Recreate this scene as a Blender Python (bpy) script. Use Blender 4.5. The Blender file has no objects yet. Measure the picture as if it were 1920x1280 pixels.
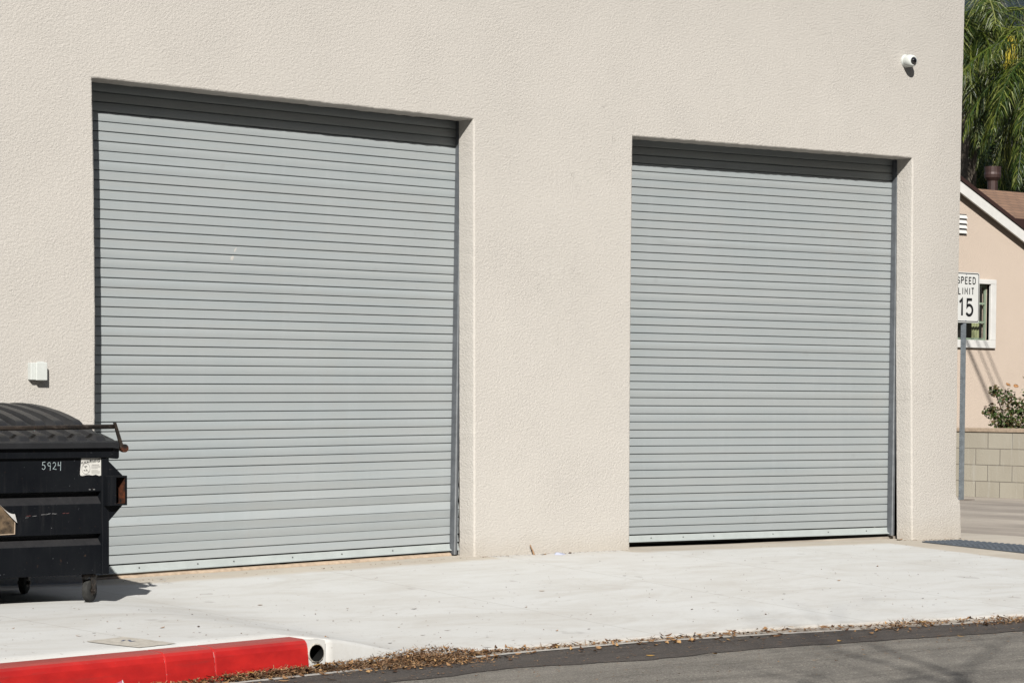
import bpy, bmesh, math, random
from mathutils import Vector, Matrix, noise
R = math.radians
scene = bpy.context.scene
C = scene.collection

# ------------------------------------------------------------------ camera
YAW, PITCH, ROLL, FPX, PP = 0.6955, -0.0456, 0.0053, 4718.9, 959.1
cam = bpy.data.cameras.new('camera'); camo = bpy.data.objects.new('camera', cam); C.objects.link(camo)
fw = Vector((math.sin(YAW)*math.cos(PITCH), math.cos(YAW)*math.cos(PITCH), math.sin(PITCH)))
r0 = Vector((math.cos(YAW), -math.sin(YAW), 0)); u0 = r0.cross(fw)
rr = math.cos(ROLL)*r0 + math.sin(ROLL)*u0; uu = -math.sin(ROLL)*r0 + math.cos(ROLL)*u0
m = Matrix((rr, uu, -fw)).transposed().to_4x4(); m.translation = Vector((-8.875, -15.11, 1.395))
camo.matrix_world = m
cam.sensor_width = 36; cam.lens = FPX/1920*36; cam.shift_y = (PP-640)/1920
cam.clip_start = 0.1; cam.clip_end = 6000
scene.camera = camo

# ------------------------------------------------------------------ light
SUN = Vector((-0.80, -1.0, 0.84)).normalized()
world = bpy.data.worlds.new('World'); scene.world = world; world.use_nodes = True
wn = world.node_tree; wn.nodes.clear()
sky = wn.nodes.new('ShaderNodeTexSky'); sky.sky_type = 'NISHITA'; sky.sun_disc = False
sky.sun_elevation = math.asin(SUN.z); sky.sun_rotation = math.atan2(SUN.x, SUN.y)
bg = wn.nodes.new('ShaderNodeBackground'); bg.inputs['Strength'].default_value = 0.05
wo = wn.nodes.new('ShaderNodeOutputWorld')
wn.links.new(sky.outputs[0], bg.inputs[0]); wn.links.new(bg.outputs[0], wo.inputs[0])
sl = bpy.data.lights.new('sun', 'SUN'); sl.energy = 5.0; sl.angle = R(0.55); sl.color = (1.0, 0.965, 0.905)
so = bpy.data.objects.new('sun', sl); C.objects.link(so)
so.rotation_euler = SUN.to_track_quat('Z', 'Y').to_euler(); so.location = (-20, -25, 20)
scene.view_settings.view_transform = 'Standard'; scene.view_settings.look = 'None'
scene.view_settings.exposure = 0.84; scene.view_settings.gamma = 1

# ------------------------------------------------------------------ materials
REFL = 0.53      # overall reflectance of the materials below; the exposure is set to match
class NT:
    def __init__(s, name):
        s.m = bpy.data.materials.new(name); s.m.use_nodes = True
        s.t = s.m.node_tree; s.b = s.t.nodes['Principled BSDF']
    def n(s, t, **kw):
        o = s.t.nodes.new(t)
        for k, v in kw.items():
            if k in o.inputs: o.inputs[k].default_value = v
            else: setattr(o, k, v)
        return o
    def l(s, a, b): s.t.links.new(a, b)
    def pos(s, scale=(1, 1, 1), rot=(0, 0, 0)):
        g = s.n('ShaderNodeNewGeometry'); mp = s.n('ShaderNodeMapping')
        mp.inputs['Scale'].default_value = scale; mp.inputs['Rotation'].default_value = rot
        s.l(g.outputs['Position'], mp.inputs['Vector']); return mp.outputs[0]
    def noise(s, scale, detail=4, rough=.55, sc=(1, 1, 1), rot=(0, 0, 0), dist=0):
        o = s.n('ShaderNodeTexNoise'); o.inputs['Scale'].default_value = scale; o.inputs['Detail'].default_value = detail
        o.inputs['Roughness'].default_value = rough; o.inputs['Distortion'].default_value = dist
        s.l(s.pos(sc, rot), o.inputs['Vector']); return o.outputs['Fac']
    def ramp(s, fac, stops):
        o = s.n('ShaderNodeValToRGB'); e = o.color_ramp.elements
        while len(e) < len(stops): e.new(.5)
        for i, (p, c) in enumerate(stops):
            e[i].position = p; e[i].color = (*c, 1) if not isinstance(c, (int, float)) else (c, c, c, 1)
        s.l(fac, o.inputs[0]); return o.outputs[0]
    def mix(s, fac, a, b, mode='MIX'):
        o = s.n('ShaderNodeMix', data_type='RGBA', blend_type=mode)
        for inp, v in ((o.inputs[0], fac), (o.inputs[6], a), (o.inputs[7], b)):
            if hasattr(v, 'is_linked') or hasattr(v, 'links'): s.l(v, inp)
            elif isinstance(v, (int, float)): inp.default_value = v if inp.type == 'VALUE' else (v, v, v, 1)
            else: inp.default_value = (*v, 1)
        return o.outputs[2]
    def math(s, op, a, b=0.0, c=None):
        o = s.n('ShaderNodeMath', operation=op)
        for i, v in enumerate((a, b) if c is None else (a, b, c)):
            if isinstance(v, (int, float)): o.inputs[i].default_value = v
            else: s.l(v, o.inputs[i])
        return o.outputs[0]
    def bump(s, h, strength, dist, prev=None):
        o = s.n('ShaderNodeBump'); o.inputs['Strength'].default_value = strength; o.inputs['Distance'].default_value = dist
        s.l(h, o.inputs['Height'])
        if prev: s.l(prev, o.inputs['Normal'])
        s.l(o.outputs[0], s.b.inputs['Normal']); return o.outputs[0]
    def col(s, c): 
        if isinstance(c, tuple): s.b.inputs['Base Color'].default_value = (*[x*REFL for x in c], 1)
        else:
            v = s.n('ShaderNodeVectorMath', operation='SCALE'); s.l(c, v.inputs[0]); v.inputs['Scale'].default_value = REFL
            s.l(v.outputs[0], s.b.inputs['Base Color'])
    def rough(s, v): 
        if isinstance(v, (int, float)): s.b.inputs['Roughness'].default_value = v
        else: s.l(v, s.b.inputs['Roughness'])
    def spec(s, v): s.b.inputs['Specular IOR Level'].default_value = v
    def metal(s, v): s.b.inputs['Metallic'].default_value = v

M = {}
def simple(name, col, rough=.6, metal=0, spec=.4, var=.08, vs=30, bump=0):
    k = NT(name); n = k.noise(vs, 5, .6)
    d = tuple(c*(1-var*2) for c in col); h = tuple(min(1, c*(1+var)) for c in col)
    k.col(k.ramp(n, [(.3, d), (.7, h)])); k.rough(rough); k.metal(metal); k.spec(spec)
    if bump: k.bump(n, bump, .004)
    M[name] = k.m; return k

def stucco(name, base, horiz=1.0):
    k = NT(name)
    big = k.noise(0.9, 3, .5); mid = k.noise(6, 4, .6)
    c = k.mix(k.ramp(big, [(.35, 0.0), (.7, 1.0)]), tuple(x*.98 for x in base), tuple(min(1, x*1.01) for x in base))
    c = k.mix(k.ramp(mid, [(.45, 0.0), (.8, .12)]), c, tuple(x*.93 for x in base))
    rs_ = k.noise(2.6, 4, .6, (1.9, 1, .10)); c = k.mix(k.ramp(rs_, [(.55, 0.0), (.8, .03)]), c, tuple(x*.88 for x in base))
    # a few hairline cracks
    cv = k.n('ShaderNodeTexVoronoi'); cv.feature = 'DISTANCE_TO_EDGE'; cv.inputs['Scale'].default_value = .42
    dv = k.n('ShaderNodeVectorMath', operation='ADD'); nz = k.n('ShaderNodeTexNoise'); nz.inputs['Scale'].default_value = 3.0; nz.inputs['Detail'].default_value = 6
    k.l(k.pos(), nz.inputs['Vector']); k.l(k.pos(), dv.inputs[0]); k.l(nz.outputs['Color'], dv.inputs[1]); k.l(dv.outputs[0], cv.inputs['Vector'])
    ck = k.math('MULTIPLY', k.math('LESS_THAN', cv.outputs['Distance'], .0011), k.ramp(k.noise(.8, 2, .5), [(.56, 0.0), (.60, .45)]))
    c = k.mix(ck, c, tuple(x*.55 for x in base))
    # grime wicking up from the pavement
    g = k.n('ShaderNodeNewGeometry'); sp = k.n('ShaderNodeSeparateXYZ'); k.l(g.outputs['Position'], sp.inputs[0])
    low = k.math('ADD', sp.outputs[2], k.math('MULTIPLY', mid, -.16))
    mr = k.n('ShaderNodeMapRange'); k.l(low, mr.inputs[0]); mr.inputs[1].default_value = .03; mr.inputs[2].default_value = .26
    mr.inputs[3].default_value = .32; mr.inputs[4].default_value = 0
    c = k.mix(mr.outputs[0], c, (base[0]*.80, base[1]*.72, base[2]*.60))
    k.col(c); k.rough(.92); k.spec(.15)
    # skip-trowel ridges: crests break into short curved marks, with smooth patches between
    patch = k.ramp(k.noise(1.5, 4, .65), [(.36, .72), (.55, .92), (.70, 1.12)])
    a = k.noise(44, 6, .72, (1, 1, 1.35), (0, .35, 0), .25)
    b = k.noise(95, 3, .7, (1, 1, 1.25), (0, -.3, 0), .2)
    v = k.n('ShaderNodeTexVoronoi'); v.feature = 'SMOOTH_F1'; v.inputs['Scale'].default_value = 42
    k.l(k.pos((1, 1, 1.7), (0, .5, 0)), v.inputs['Vector'])
    crest = k.ramp(a, [(.38, 0.0), (.64, 1.0)])
    h = k.math('ADD', k.math('MULTIPLY', crest, .75), k.math('MULTIPLY', b, .9))
    h = k.math('ADD', h, k.math('MULTIPLY', v.outputs['Distance'], .2))
    h = k.math('MULTIPLY', h, patch)
    k.bump(h, .56, .0075)
    M[name] = k.m; return k
stucco('stucco', (.692, .655, .604))
stucco('house_stucco', (.72, .60, .50))

def concrete():
    k = NT('new_concrete')
    a = k.noise(1.1, 5, .6, (1, 1, 1)); st = k.noise(1.7, 7, .7, (.6, 1.5, 1), (0, 0, .25), 1.0); fine = k.noise(140, 3, .6)
    c = k.mix(k.ramp(a, [(.3, 0.0), (.7, 1.0)]), (.72, .715, .69), (.77, .775, .76))
    c = k.mix(k.ramp(st, [(.46, 0.0), (.70, .6)]), c, (.60, .57, .52))
    sp = k.noise(9, 4, .7, (.6, 1.3, 1)); c = k.mix(k.ramp(sp, [(.64, 0.0), (.76, .35)]), c, (.56, .53, .48))
    c = k.mix(k.ramp(k.noise(38, 2, .5, (.5, 1.4, 1)), [(.70, 0.0), (.74, .5)]), c, (.40, .37, .33))
    g = k.n('ShaderNodeNewGeometry'); xyz = k.n('ShaderNodeSeparateXYZ'); k.l(g.outputs['Position'], xyz.inputs[0])
    # old beige footing concrete: strip along the wall and everything beyond x=7.95
    wob = k.math('MULTIPLY', k.noise(3, 4, .6), .14)
    strip = k.n('ShaderNodeMapRange'); k.l(k.math('ADD', xyz.outputs[1], wob), strip.inputs[0])
    strip.inputs[1].default_value = -.17; strip.inputs[2].default_value = -.06
    btw = k.math('MULTIPLY', k.math('GREATER_THAN', k.math('ADD', xyz.outputs[0], wob), 3.55), k.math('LESS_THAN', k.math('ADD', xyz.outputs[0], wob), 4.95))
    strip_f = k.math('MULTIPLY', strip.outputs[0], k.math('SUBTRACT', 1.0, k.math('MULTIPLY', btw, .75)))
    xx = k.n('ShaderNodeMapRange'); k.l(k.math('ADD', xyz.outputs[0], wob), xx.inputs[0])
    xx.inputs[1].default_value = 7.96; xx.inputs[2].default_value = 8.04
    stain = k.noise(1.8, 4, .6, (.5, 1.4, 1))
    old = k.ramp(stain, [(.3, (.54, .48, .40)), (.7, (.66, .60, .51))])
    fac = k.math('MAXIMUM', strip_f, xx.outputs[0])
    c = k.mix(fac, c, old)
    gd = k.n('ShaderNodeMapRange'); k.l(k.math('ADD', xyz.outputs[2], k.math('MULTIPLY', wob, .18)), gd.inputs[0])
    gd.inputs[1].default_value = -.062; gd.inputs[2].default_value = -.088; gd.inputs[3].default_value = 0; gd.inputs[4].default_value = .75
    c = k.mix(gd.outputs[0], c, (.44, .38, .31))   # silt along the gutter edge of the slab
    # joints tooled across the walk
    def joint(axis, at, wid, c, amt=.6):
        d = k.math('ABSOLUTE', k.math('SUBTRACT', xyz.outputs[axis], at))
        f = k.math('MULTIPLY', k.math('LESS_THAN', d, wid), amt); return k.mix(f, c, (.50, .48, .44)), d
    js = None
    for at in (-3.25, -1.76, -.25, 1.85, 3.62, 5.15, 6.7):
        c, d = joint(0, at, .006, c)
        q = k.math('LESS_THAN', d, .007); js = q if js is None else k.math('MAXIMUM', js, q)
    tr = k.noise(.9, 6, .72, (.55, 1.7, 1), (0, 0, -.35), 1.6); c = k.mix(k.ramp(tr, [(.53, 0.0), (.70, .42)]), c, (.57, .545, .50))
    dr = k.noise(3.1, 3, .5); c = k.mix(k.ramp(dr, [(.69, 0.0), (.715, .45)]), c, (.44, .42, .39))
    c = k.mix(k.math('MULTIPLY', k.ramp(fine, [(.35, 1.0), (.5, 0.0)]), .10), c, (.5, .48, .45))
    k.col(c); k.rough(.88); k.spec(.2)
    k.bump(k.math('SUBTRACT', k.math('MULTIPLY', fine, .3), k.math('MULTIPLY', js, 1.0)), .35, .004)
    M['new_concrete'] = k.m
concrete()

def old_conc():
    k = NT('old_concrete')
    a = k.noise(.55, 5, .6, (1.6, .5, 1), (0, 0, .5)); b = k.noise(5, 5, .65)
    c = k.mix(k.ramp(a, [(.38, 0.0), (.62, 1.0)]), (.36, .315, .27), (.60, .535, .455))
    c = k.mix(k.ramp(b, [(.5, 0.0), (.8, .5)]), c, (.36, .32, .27))
    k.col(c); k.rough(.9); k.spec(.2); k.bump(b, .2, .004); M['old_concrete'] = k.m
old_conc()

def asphalt(name, lo, hi, grit):
    k = NT(name)
    f = k.noise(85, 4, .75); a = k.noise(2.0, 5, .6, (.5, 1.6, 1)); g2 = k.noise(45, 2, .5)
    c = k.mix(k.ramp(a, [(.3, 0.0), (.7, 1.0)]), lo, hi)
    c = k.mix(k.ramp(f, [(.52, 0.0), (.66, 1.0)]), c, grit)
    c = k.mix(k.ramp(k.noise(110, 2, .6), [(.36, .85), (.46, 0.0)]), c, tuple(x*.45 for x in lo))
    c = k.mix(k.ramp(k.noise(3.4, 6, .7, (.35, 2.2, 1)), [(.50, 0.0), (.66, .5)]), c, tuple(x*.62 for x in lo))
    c = k.mix(k.ramp(g2, [(.62, 0.0), (.72, .6)]), c, tuple(x*1.3 for x in grit))
    cr = k.n('ShaderNodeTexVoronoi'); cr.feature = 'DISTANCE_TO_EDGE'; cr.inputs['Scale'].default_value = 1.1
    k.l(k.pos((.55, 1.0, 1)), cr.inputs['Vector'])
    wob = k.noise(14, 3, .6)
    c = k.mix(k.ramp(k.math('ADD', cr.outputs['Distance'], k.math('MULTIPLY', wob, .02)), [(.006, .30), (.012, 0.0)]), c, (.08, .072, .065))
    k.col(c); k.rough(.9); k.spec(.15); k.bump(f, 1.0, .014); M[name] = k.m
asphalt('asphalt', (.26, .24, .212), (.42, .39, .34), (.60, .555, .485))
asphalt('patch_asphalt', (.115, .101, .093), (.155, .137, .124), (.24, .21, .185))

def painted_red():
    k = NT('red_curb_paint')
    a = k.noise(5, 5, .6, (1, 1, 2)); b = k.noise(60, 4, .7)
    c = k.ramp(a, [(.3, (.44, .012, .012)), (.7, (.66, .022, .018))])
    c = k.mix(k.ramp(b, [(.68, 0.0), (.75, .7)]), c, (.30, .06, .045))
    c = k.mix(k.ramp(k.noise(16, 3, .6), [(.76, 0.0), (.79, .8)]), c, (.55, .50, .45))
    c = k.mix(k.ramp(k.noise(7, 6, .75, (.25, 1, 3)), [(.56, 0.0), (.70, .55)]), c, (.24, .035, .03))   # tyre scuffs along the face
    c = k.mix(k.ramp(k.noise(34, 4, .7, (.5, 1, 1)), [(.70, 0.0), (.73, .8)]), c, (.46, .40, .36))       # chips down to the concrete
    g = k.n('ShaderNodeNewGeometry'); xyz = k.n('ShaderNodeSeparateXYZ'); k.l(g.outputs['Normal'], xyz.inputs[0])
    up = k.n('ShaderNodeMapRange'); k.l(xyz.outputs[2], up.inputs[0]); up.inputs[1].default_value = .7; up.inputs[2].default_value = .95
    c = k.mix(k.math('MULTIPLY', up.outputs[0], .55), c, (.36, .10, .08))   # trodden top is scuffed dull
    k.col(c); k.rough(.5); k.spec(.4); k.bump(b, .25, .003); M['red_curb_paint'] = k.m
painted_red()

def slatpaint():
    k = NT('slat_paint')
    a = k.noise(1.4, 4, .6, (.8, 1, 1)); s = k.noise(5, 4, .6, (.12, 1, 9)); sp = k.noise(7, 2, .5)
    c = k.mix(k.ramp(a, [(.3, 0.0), (.7, 1.0)]), (.445, .49, .505), (.485, .52, .53))
    c = k.mix(k.ramp(s, [(.45, 0.0), (.8, .30)]), c, (.46, .47, .46))
    c = k.mix(k.ramp(sp, [(.70, 0.0), (.76, .22)]), c, (.38, .39, .39))
    vs = k.noise(4, 3, .6, (2.2, 1, .12)); c = k.mix(k.ramp(vs, [(.55, 0.0), (.75, .22)]), c, (.54, .58, .60))
    c = k.mix(k.ramp(k.noise(.7, 1, .5, (.05, 1, 21)), [(.42, 0.0), (.62, .35)]), c, (.475, .495, .49))
    c = k.mix(k.ramp(k.noise(2.2, 4, .65, (1, 1, .6)), [(.60, 0.0), (.82, .25)]), c, (.475, .46, .43))
    k.col(c); k.rough(.6); k.spec(.15); k.metal(.15); k.bump(k.noise(3, 2, .5, (1, 1, 5)), .12, .01); M['slat_paint'] = k.m
slatpaint()
simple('bar_paint', (.52, .565, .56), .5, 0, .4, .05, 8)
simple('guide_steel', (.19, .205, .225), .45, .4, .5, .12, 14)
simple('guide_edge', (.50, .53, .56), .4, .5, .5, .1, 14)
simple('dark_rubber', (.014, .014, .014), .8, 0, .2, .1, 40)
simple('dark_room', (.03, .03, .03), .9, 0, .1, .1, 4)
simple('mortar', (.56, .44, .33), .95, 0, .1, .12, 22, .6)
simple('bolt', (.16, .16, .16), .5, .7, .5)
simple('white_plastic', (.74, .77, .74), .45, 0, .4, .03, 20)
simple('black_dome', (.012, .012, .014), .08, 0, .8, 0)
simple('fascia_brown', (.045, .020, .016), .6, 0, .3, .1, 8)
simple('white_trim', (.82, .81, .78), .55, 0, .35, .04, 6)
simple('green_sash', (.30, .38, .28), .5, 0, .35, .06, 6)
simple('curtain_cloth', (.30, .33, .18), .9, 0, .1, .12, 10)
simple('pipe_brown', (.065, .034, .029), .55, .2, .4, .15, 12)
simple('room_dark', (.012, .012, .012), .9, 0, .1)
simple('sign_white', (.80, .81, .79), .4, 0, .5, .02, 8)
simple('sign_black', (.012, .012, .013), .5, 0, .4, .05, 8)
simple('galvanised', (.40, .45, .49), .42, .55, .5, .14, 16, .05)
simple('sticker', (.78, .77, .72), .6, 0, .3, .04, 30)
simple('sticker_ink', (.04, .04, .04), .7, 0, .2, .05)
simple('sticker_grey', (.34, .33, .32), .7, 0, .2, .1, 90)
simple('chalk', (.42, .50, .52), .9, 0, .1, .12, 120)
simple('poster', (.16, .11, .065), .7, 0, .3, .5, 18)
simple('paper_back', (.70, .68, .66), .8, 0, .2, .05)
simple('lid_plastic', (.026, .027, .030), .45, 0, .25, .14, 7)
simple('tyre', (.045, .045, .043), .85, 0, .2, .2, 40)
simple('cup_pink', (.42, .11, .20), .5, 0, .4, .1, 30)
simple('mat_grey', (.095, .112, .135), .7, 0, .3, .15, 10)
simple('bark', (.11, .085, .065), .95, 0, .1, .2, 18, .5)
simple('palm_trunk', (.20, .17, .14), .95, 0, .1, .25, 14, .5)
simple('palm_fruit', (.50, .40, .03), .7, 0, .2, .15, 14)
simple('pipe_black', (.012, .012, .012), .8, 0, .1)
simple('patch_cement', (.63, .59, .52), .95, 0, .1, .12, 30, .5)
simple('blue_mark', (.10, .13, .22), .9)
simple('blue_paper', (.55, .58, .72), .8)
simple('pale_scrape', (.24, .24, .24), .8, 0, .1, .3, 90)
simple('cable', (.02, .02, .02), .6)

def paint_black():
    k = NT('black_steel')
    a = k.noise(3.5, 5, .65, (1, 1, .8)); b = k.noise(26, 5, .7); c3 = k.noise(9, 4, .6, (3.5, 1, .25))
    c = k.ramp(a, [(.3, (.0045, .0055, .008)), (.7, (.008, .0095, .012))])
    c = k.mix(k.ramp(c3, [(.56, 0.0), (.75, .45)]), c, (.030, .030, .031))
    c = k.mix(k.ramp(b, [(.67, 0.0), (.72, .8)]), c, (.075, .045, .03))
    c = k.mix(k.ramp(k.noise(48, 3, .6, (1, 1, 1.8)), [(.73, 0.0), (.76, .9)]), c, (.20, .21, .22))
    c = k.mix(k.ramp(k.noise(11, 4, .7, (.35, 1, 7)), [(.70, 0.0), (.74, .8)]), c, (.14, .11, .10))
    g = k.n('ShaderNodeNewGeometry'); xyz = k.n('ShaderNodeSeparateXYZ'); k.l(g.outputs['Normal'], xyz.inputs[0])
    up = k.n('ShaderNodeMapRange'); k.l(k.math('ADD', xyz.outputs[2], k.math('MULTIPLY', b, .3)), up.inputs[0]); up.inputs[1].default_value = .55; up.inputs[2].default_value = .9
    c = k.mix(k.math('MULTIPLY', up.outputs[0], .75), c, (.045, .044, .046))   # settled road dust
    k.col(c); k.rough(k.ramp(a, [(.3, .42), (.7, .6)])); k.spec(.12); k.bump(a, .2, .02); M['black_steel'] = k.m
paint_black()
def rust():
    k = NT('rusty_steel')
    b = k.noise(22, 5, .7, (1, .6, 1)); c = k.ramp(b, [(.40, (.014, .011, .010)), (.52, (.075, .026, .013)), (.70, (.17, .05, .018))])
    k.col(c); k.rough(.8); k.spec(.2); k.bump(b, .4, .004); M['rusty_steel'] = k.m
    k = NT('worn_rod'); b = k.noise(30, 5, .7, (.6, 1, 1))
    k.col(k.ramp(b, [(.35, (.022, .018, .016)), (.58, (.06, .043, .032)), (.76, (.22, .19, .16))])); k.rough(.55); k.metal(.4); M['worn_rod'] = k.m
rust()
def glass():
    k = NT('window_glass'); t = k.t
    tr = k.n('ShaderNodeBsdfTransparent'); gl = k.n('ShaderNodeBsdfGlossy'); gl.inputs['Roughness'].default_value = .03
    mx = k.n('ShaderNodeMixShader')
    mx.inputs[0].default_value = .05; k.l(tr.outputs[0], mx.inputs[1]); k.l(gl.outputs[0], mx.inputs[2]); k.l(mx.outputs[0], t.nodes['Material Output'].inputs[0])
    M['window_glass'] = k.m
glass()
def leafmat(name, cols, transl=.25, rough=.5, spec=.35):
    k = NT(name); g = k.n('ShaderNodeNewGeometry')
    n = k.noise(3, 2, .5)
    f = k.math('ADD', k.math('MULTIPLY', g.outputs['Random Per Island'], .8), k.math('MULTIPLY', n, .2))
    k.col(k.ramp(f, [((i+.5)/len(cols), c) for i, c in enumerate(cols)])); k.rough(rough); k.spec(spec)
    if transl:
        tr = k.n('ShaderNodeBsdfTranslucent'); k.l(k.b.inputs['Base Color'].links[0].from_socket, tr.inputs[0])
        mx = k.n('ShaderNodeMixShader'); mx.inputs[0].default_value = transl
        out = k.t.nodes['Material Output']; k.l(k.b.outputs[0], mx.inputs[1]); k.l(tr.outputs[0], mx.inputs[2]); k.l(mx.outputs[0], out.inputs[0])
    M[name] = k.m
leafmat('palm_leaf', [(.020, .045, .010), (.04, .08, .012), (.08, .13, .018), (.19, .23, .03), (.34, .36, .12)], .25, .42, .35)
leafmat('rose_leaf', [(.045, .09, .022), (.075, .13, .03), (.13, .18, .05), (.14, .07, .035), (.20, .17, .07)], .25)
leafmat('dark_leaf', [(.010, .022, .008), (.018, .036, .012), (.035, .06, .016)], .15)
leafmat('dry_leaf', [(.08, .04, .022), (.15, .075, .038), (.24, .125, .06), (.34, .19, .09), (.46, .27, .13), (.58, .36, .16)], .1, .7, .2)
leafmat('dry_needle', [(.12, .065, .035), (.21, .125, .07), (.34, .21, .12), (.44, .30, .18)], 0, .8, .2)
simple('yellow_leaf', (.52, .29, .055), .6, 0, .3, .12, 60)
simple('tan_leaf', (.40, .24, .13), .7, 0, .3, .2, 60)
simple('brown_leaf', (.10, .06, .04), .7, 0, .3, .25, 60)
simple('rose_petal', (.60, .30, .12), .6)

def shingles():
    k = NT('shingles'); br = k.n('ShaderNodeTexBrick')
    br.inputs['Scale'].default_value = 1; br.inputs['Brick Width'].default_value = .30; br.inputs['Row Height'].default_value = .15
    br.inputs['Mortar Size'].default_value = .012; br.inputs['Color1'].default_value = (.30, .165, .095, 1); br.inputs['Color2'].default_value = (.20, .105, .06, 1)
    br.inputs['Mortar'].default_value = (.05, .028, .02, 1)
    k.l(k.pos(), br.inputs['Vector']); n = k.noise(25, 4, .7)
    k.col(k.mix(k.math('MULTIPLY', n, .5), br.outputs['Color'], (.34, .22, .15))); k.rough(.95); k.bump(br.outputs['Fac'], -.6, .01); M['shingles'] = k.m
shingles()
def blocks():
    k = NT('block_wall_face')
    g = k.n('ShaderNodeNewGeometry'); x = k.n('ShaderNodeSeparateXYZ'); k.l(g.outputs['Position'], x.inputs[0])
    cb = k.n('ShaderNodeCombineXYZ'); k.l(k.math('ADD', x.outputs[1], x.outputs[0]), cb.inputs[0]); k.l(k.math('SUBTRACT', x.outputs[2], .1), cb.inputs[1])
    br = k.n('ShaderNodeTexBrick'); k.l(cb.outputs[0], br.inputs['Vector'])
    br.inputs['Scale'].default_value = 1; br.inputs['Brick Width'].default_value = .406; br.inputs['Row Height'].default_value = .2155
    br.inputs['Mortar Size'].default_value = .006; br.inputs['Color1'].default_value = (.56, .52, .43, 1); br.inputs['Color2'].default_value = (.52, .48, .395, 1)
    br.inputs['Mortar'].default_value = (.24, .215, .18, 1)
    a = k.noise(3, 5, .65, (1, 1, .35)); c = k.mix(k.ramp(a, [(.42, 0.0), (.7, .35)]), br.outputs['Color'], (.40, .355, .28))
    c = k.mix(k.ramp(k.noise(5, 4, .6, (2, 2, .3)), [(.55, 0.0), (.75, .5)]), c, (.66, .64, .58))
    k.col(c); k.rough(.95); k.spec(.1); k.bump(k.math('SUBTRACT', k.noise(50, 3, .6), k.math('MULTIPLY', br.outputs['Fac'], .8)), .5, .006); M['block_wall_face'] = k.m
blocks()
def mountain_mat():
    k = NT('chaparral_slope'); a = k.noise(.06, 7, .7); b = k.noise(.018, 4, .6)
    c = k.mix(k.ramp(a, [(.46, 0.0), (.56, 1.0)]), (.045, .062, .075), (.22, .20, .185))  # blue-grey scrub tone has the distance haze put into the colour
    c = k.mix(k.ramp(b, [(.4, 0.0), (.7, .5)]), c, (.05, .06, .07))
    k.col(c); k.rough(1); k.spec(0); k.bump(a, 1, 6); M['chaparral_slope'] = k.m
mountain_mat()
simple('far_ground', (.30, .27, .22), .95, 0, .1, .15, .4)

# ------------------------------------------------------------------ mesh helpers
class MB:
    def __init__(s): s.v = []; s.f = []; s.mi = []; s.cur = 0
    def add(s, vs, fs):
        o = len(s.v); s.v += [tuple(v) for v in vs]; s.f += [tuple(i+o for i in f) for f in fs]; s.mi += [s.cur]*len(fs); return s
    def box(s, x0, x1, y0, y1, z0, z1):
        return s.add([(x0,y0,z0),(x1,y0,z0),(x1,y1,z0),(x0,y1,z0),(x0,y0,z1),(x1,y0,z1),(x1,y1,z1),(x0,y1,z1)],
                     [(0,3,2,1),(4,5,6,7),(0,1,5,4),(1,2,6,5),(2,3,7,6),(3,0,4,7)])
    def quad(s, *p): return s.add(p, [tuple(range(len(p)))])
    def prism(s, pts, d):      # closed polygon (3d points) thickened along d
        n = len(pts); d = Vector(d); a = [Vector(p) for p in pts]; b = [p+d for p in a]
        return s.add(a+b, [tuple(range(n))[::-1], tuple(range(n, 2*n))]+[(i, (i+1) % n, n+(i+1) % n, n+i) for i in range(n)])
    def tube(s, pts, r, seg=10, caps=True):
        pts = [Vector(p) for p in pts]; n = len(pts); rs = r if isinstance(r, (list, tuple)) else [r]*n; vs = []; fs = []
        up = Vector((0, 0, 1)); 
        for i, p in enumerate(pts):
            t = (pts[min(i+1, n-1)]-pts[max(i-1, 0)]).normalized()
            a = t.cross(up if abs(t.z) < .95 else Vector((1, 0, 0))).normalized(); b = t.cross(a)
            for j in range(seg):
                q = 2*math.pi*j/seg; vs.append(p+(a*math.cos(q)+b*math.sin(q))*rs[i])
        for i in range(n-1):
            for j in range(seg): fs.append((i*seg+j, i*seg+(j+1) % seg, (i+1)*seg+(j+1) % seg, (i+1)*seg+j))
        if caps: fs += [tuple(range(seg))[::-1], tuple(range((n-1)*seg, n*seg))]
        return s.add(vs, fs)
    def lathe(s, c, axis, prof, seg=24):   # prof: (distance along axis, radius)
        c = Vector(c); ax = Vector(axis).normalized(); a = ax.cross(Vector((0, 0, 1)) if abs(ax.z) < .9 else Vector((1, 0, 0))).normalized(); b = ax.cross(a)
        vs = []; fs = []
        for d, r in prof:
            for j in range(seg):
                q = 2*math.pi*j/seg; vs.append(c+ax*d+(a*math.cos(q)+b*math.sin(q))*r)
        for i in range(len(prof)-1):
            for j in range(seg): fs.append((i*seg+j, i*seg+(j+1) % seg, (i+1)*seg+(j+1) % seg, (i+1)*seg+j))
        return s.add(vs, fs)
    def build(s, name, mat, parent=None, smooth=False, bevel=0, org=None):
        org = Vector(org) if org is not None else (world_loc(parent) if parent else Vector((0, 0, 0)))
        me = bpy.data.meshes.new(name); me.from_pydata([tuple(Vector(v)-org) for v in s.v], [], s.f); me.update()
        for mt in (mat if isinstance(mat, (list, tuple)) else [mat]): me.materials.append(M[mt])
        for p, i in zip(me.polygons, s.mi): p.material_index = i
        bm = bmesh.new(); bm.from_mesh(me); bmesh.ops.recalc_face_normals(bm, faces=bm.faces)
        bm.to_mesh(me); bm.free()
        if smooth: me.polygons.foreach_set('use_smooth', [True]*len(me.polygons))
        o = bpy.data.objects.new(name, me); C.objects.link(o)
        if parent: o.parent = parent
        else: o.location = org
        if bevel:
            md = o.modifiers.new('bevel', 'BEVEL'); md.width = bevel; md.segments = 2; md.limit_method = 'ANGLE'
        return o
def world_loc(o):
    v = Vector((0, 0, 0))
    while o: v += o.location; o = o.parent
    return v
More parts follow.
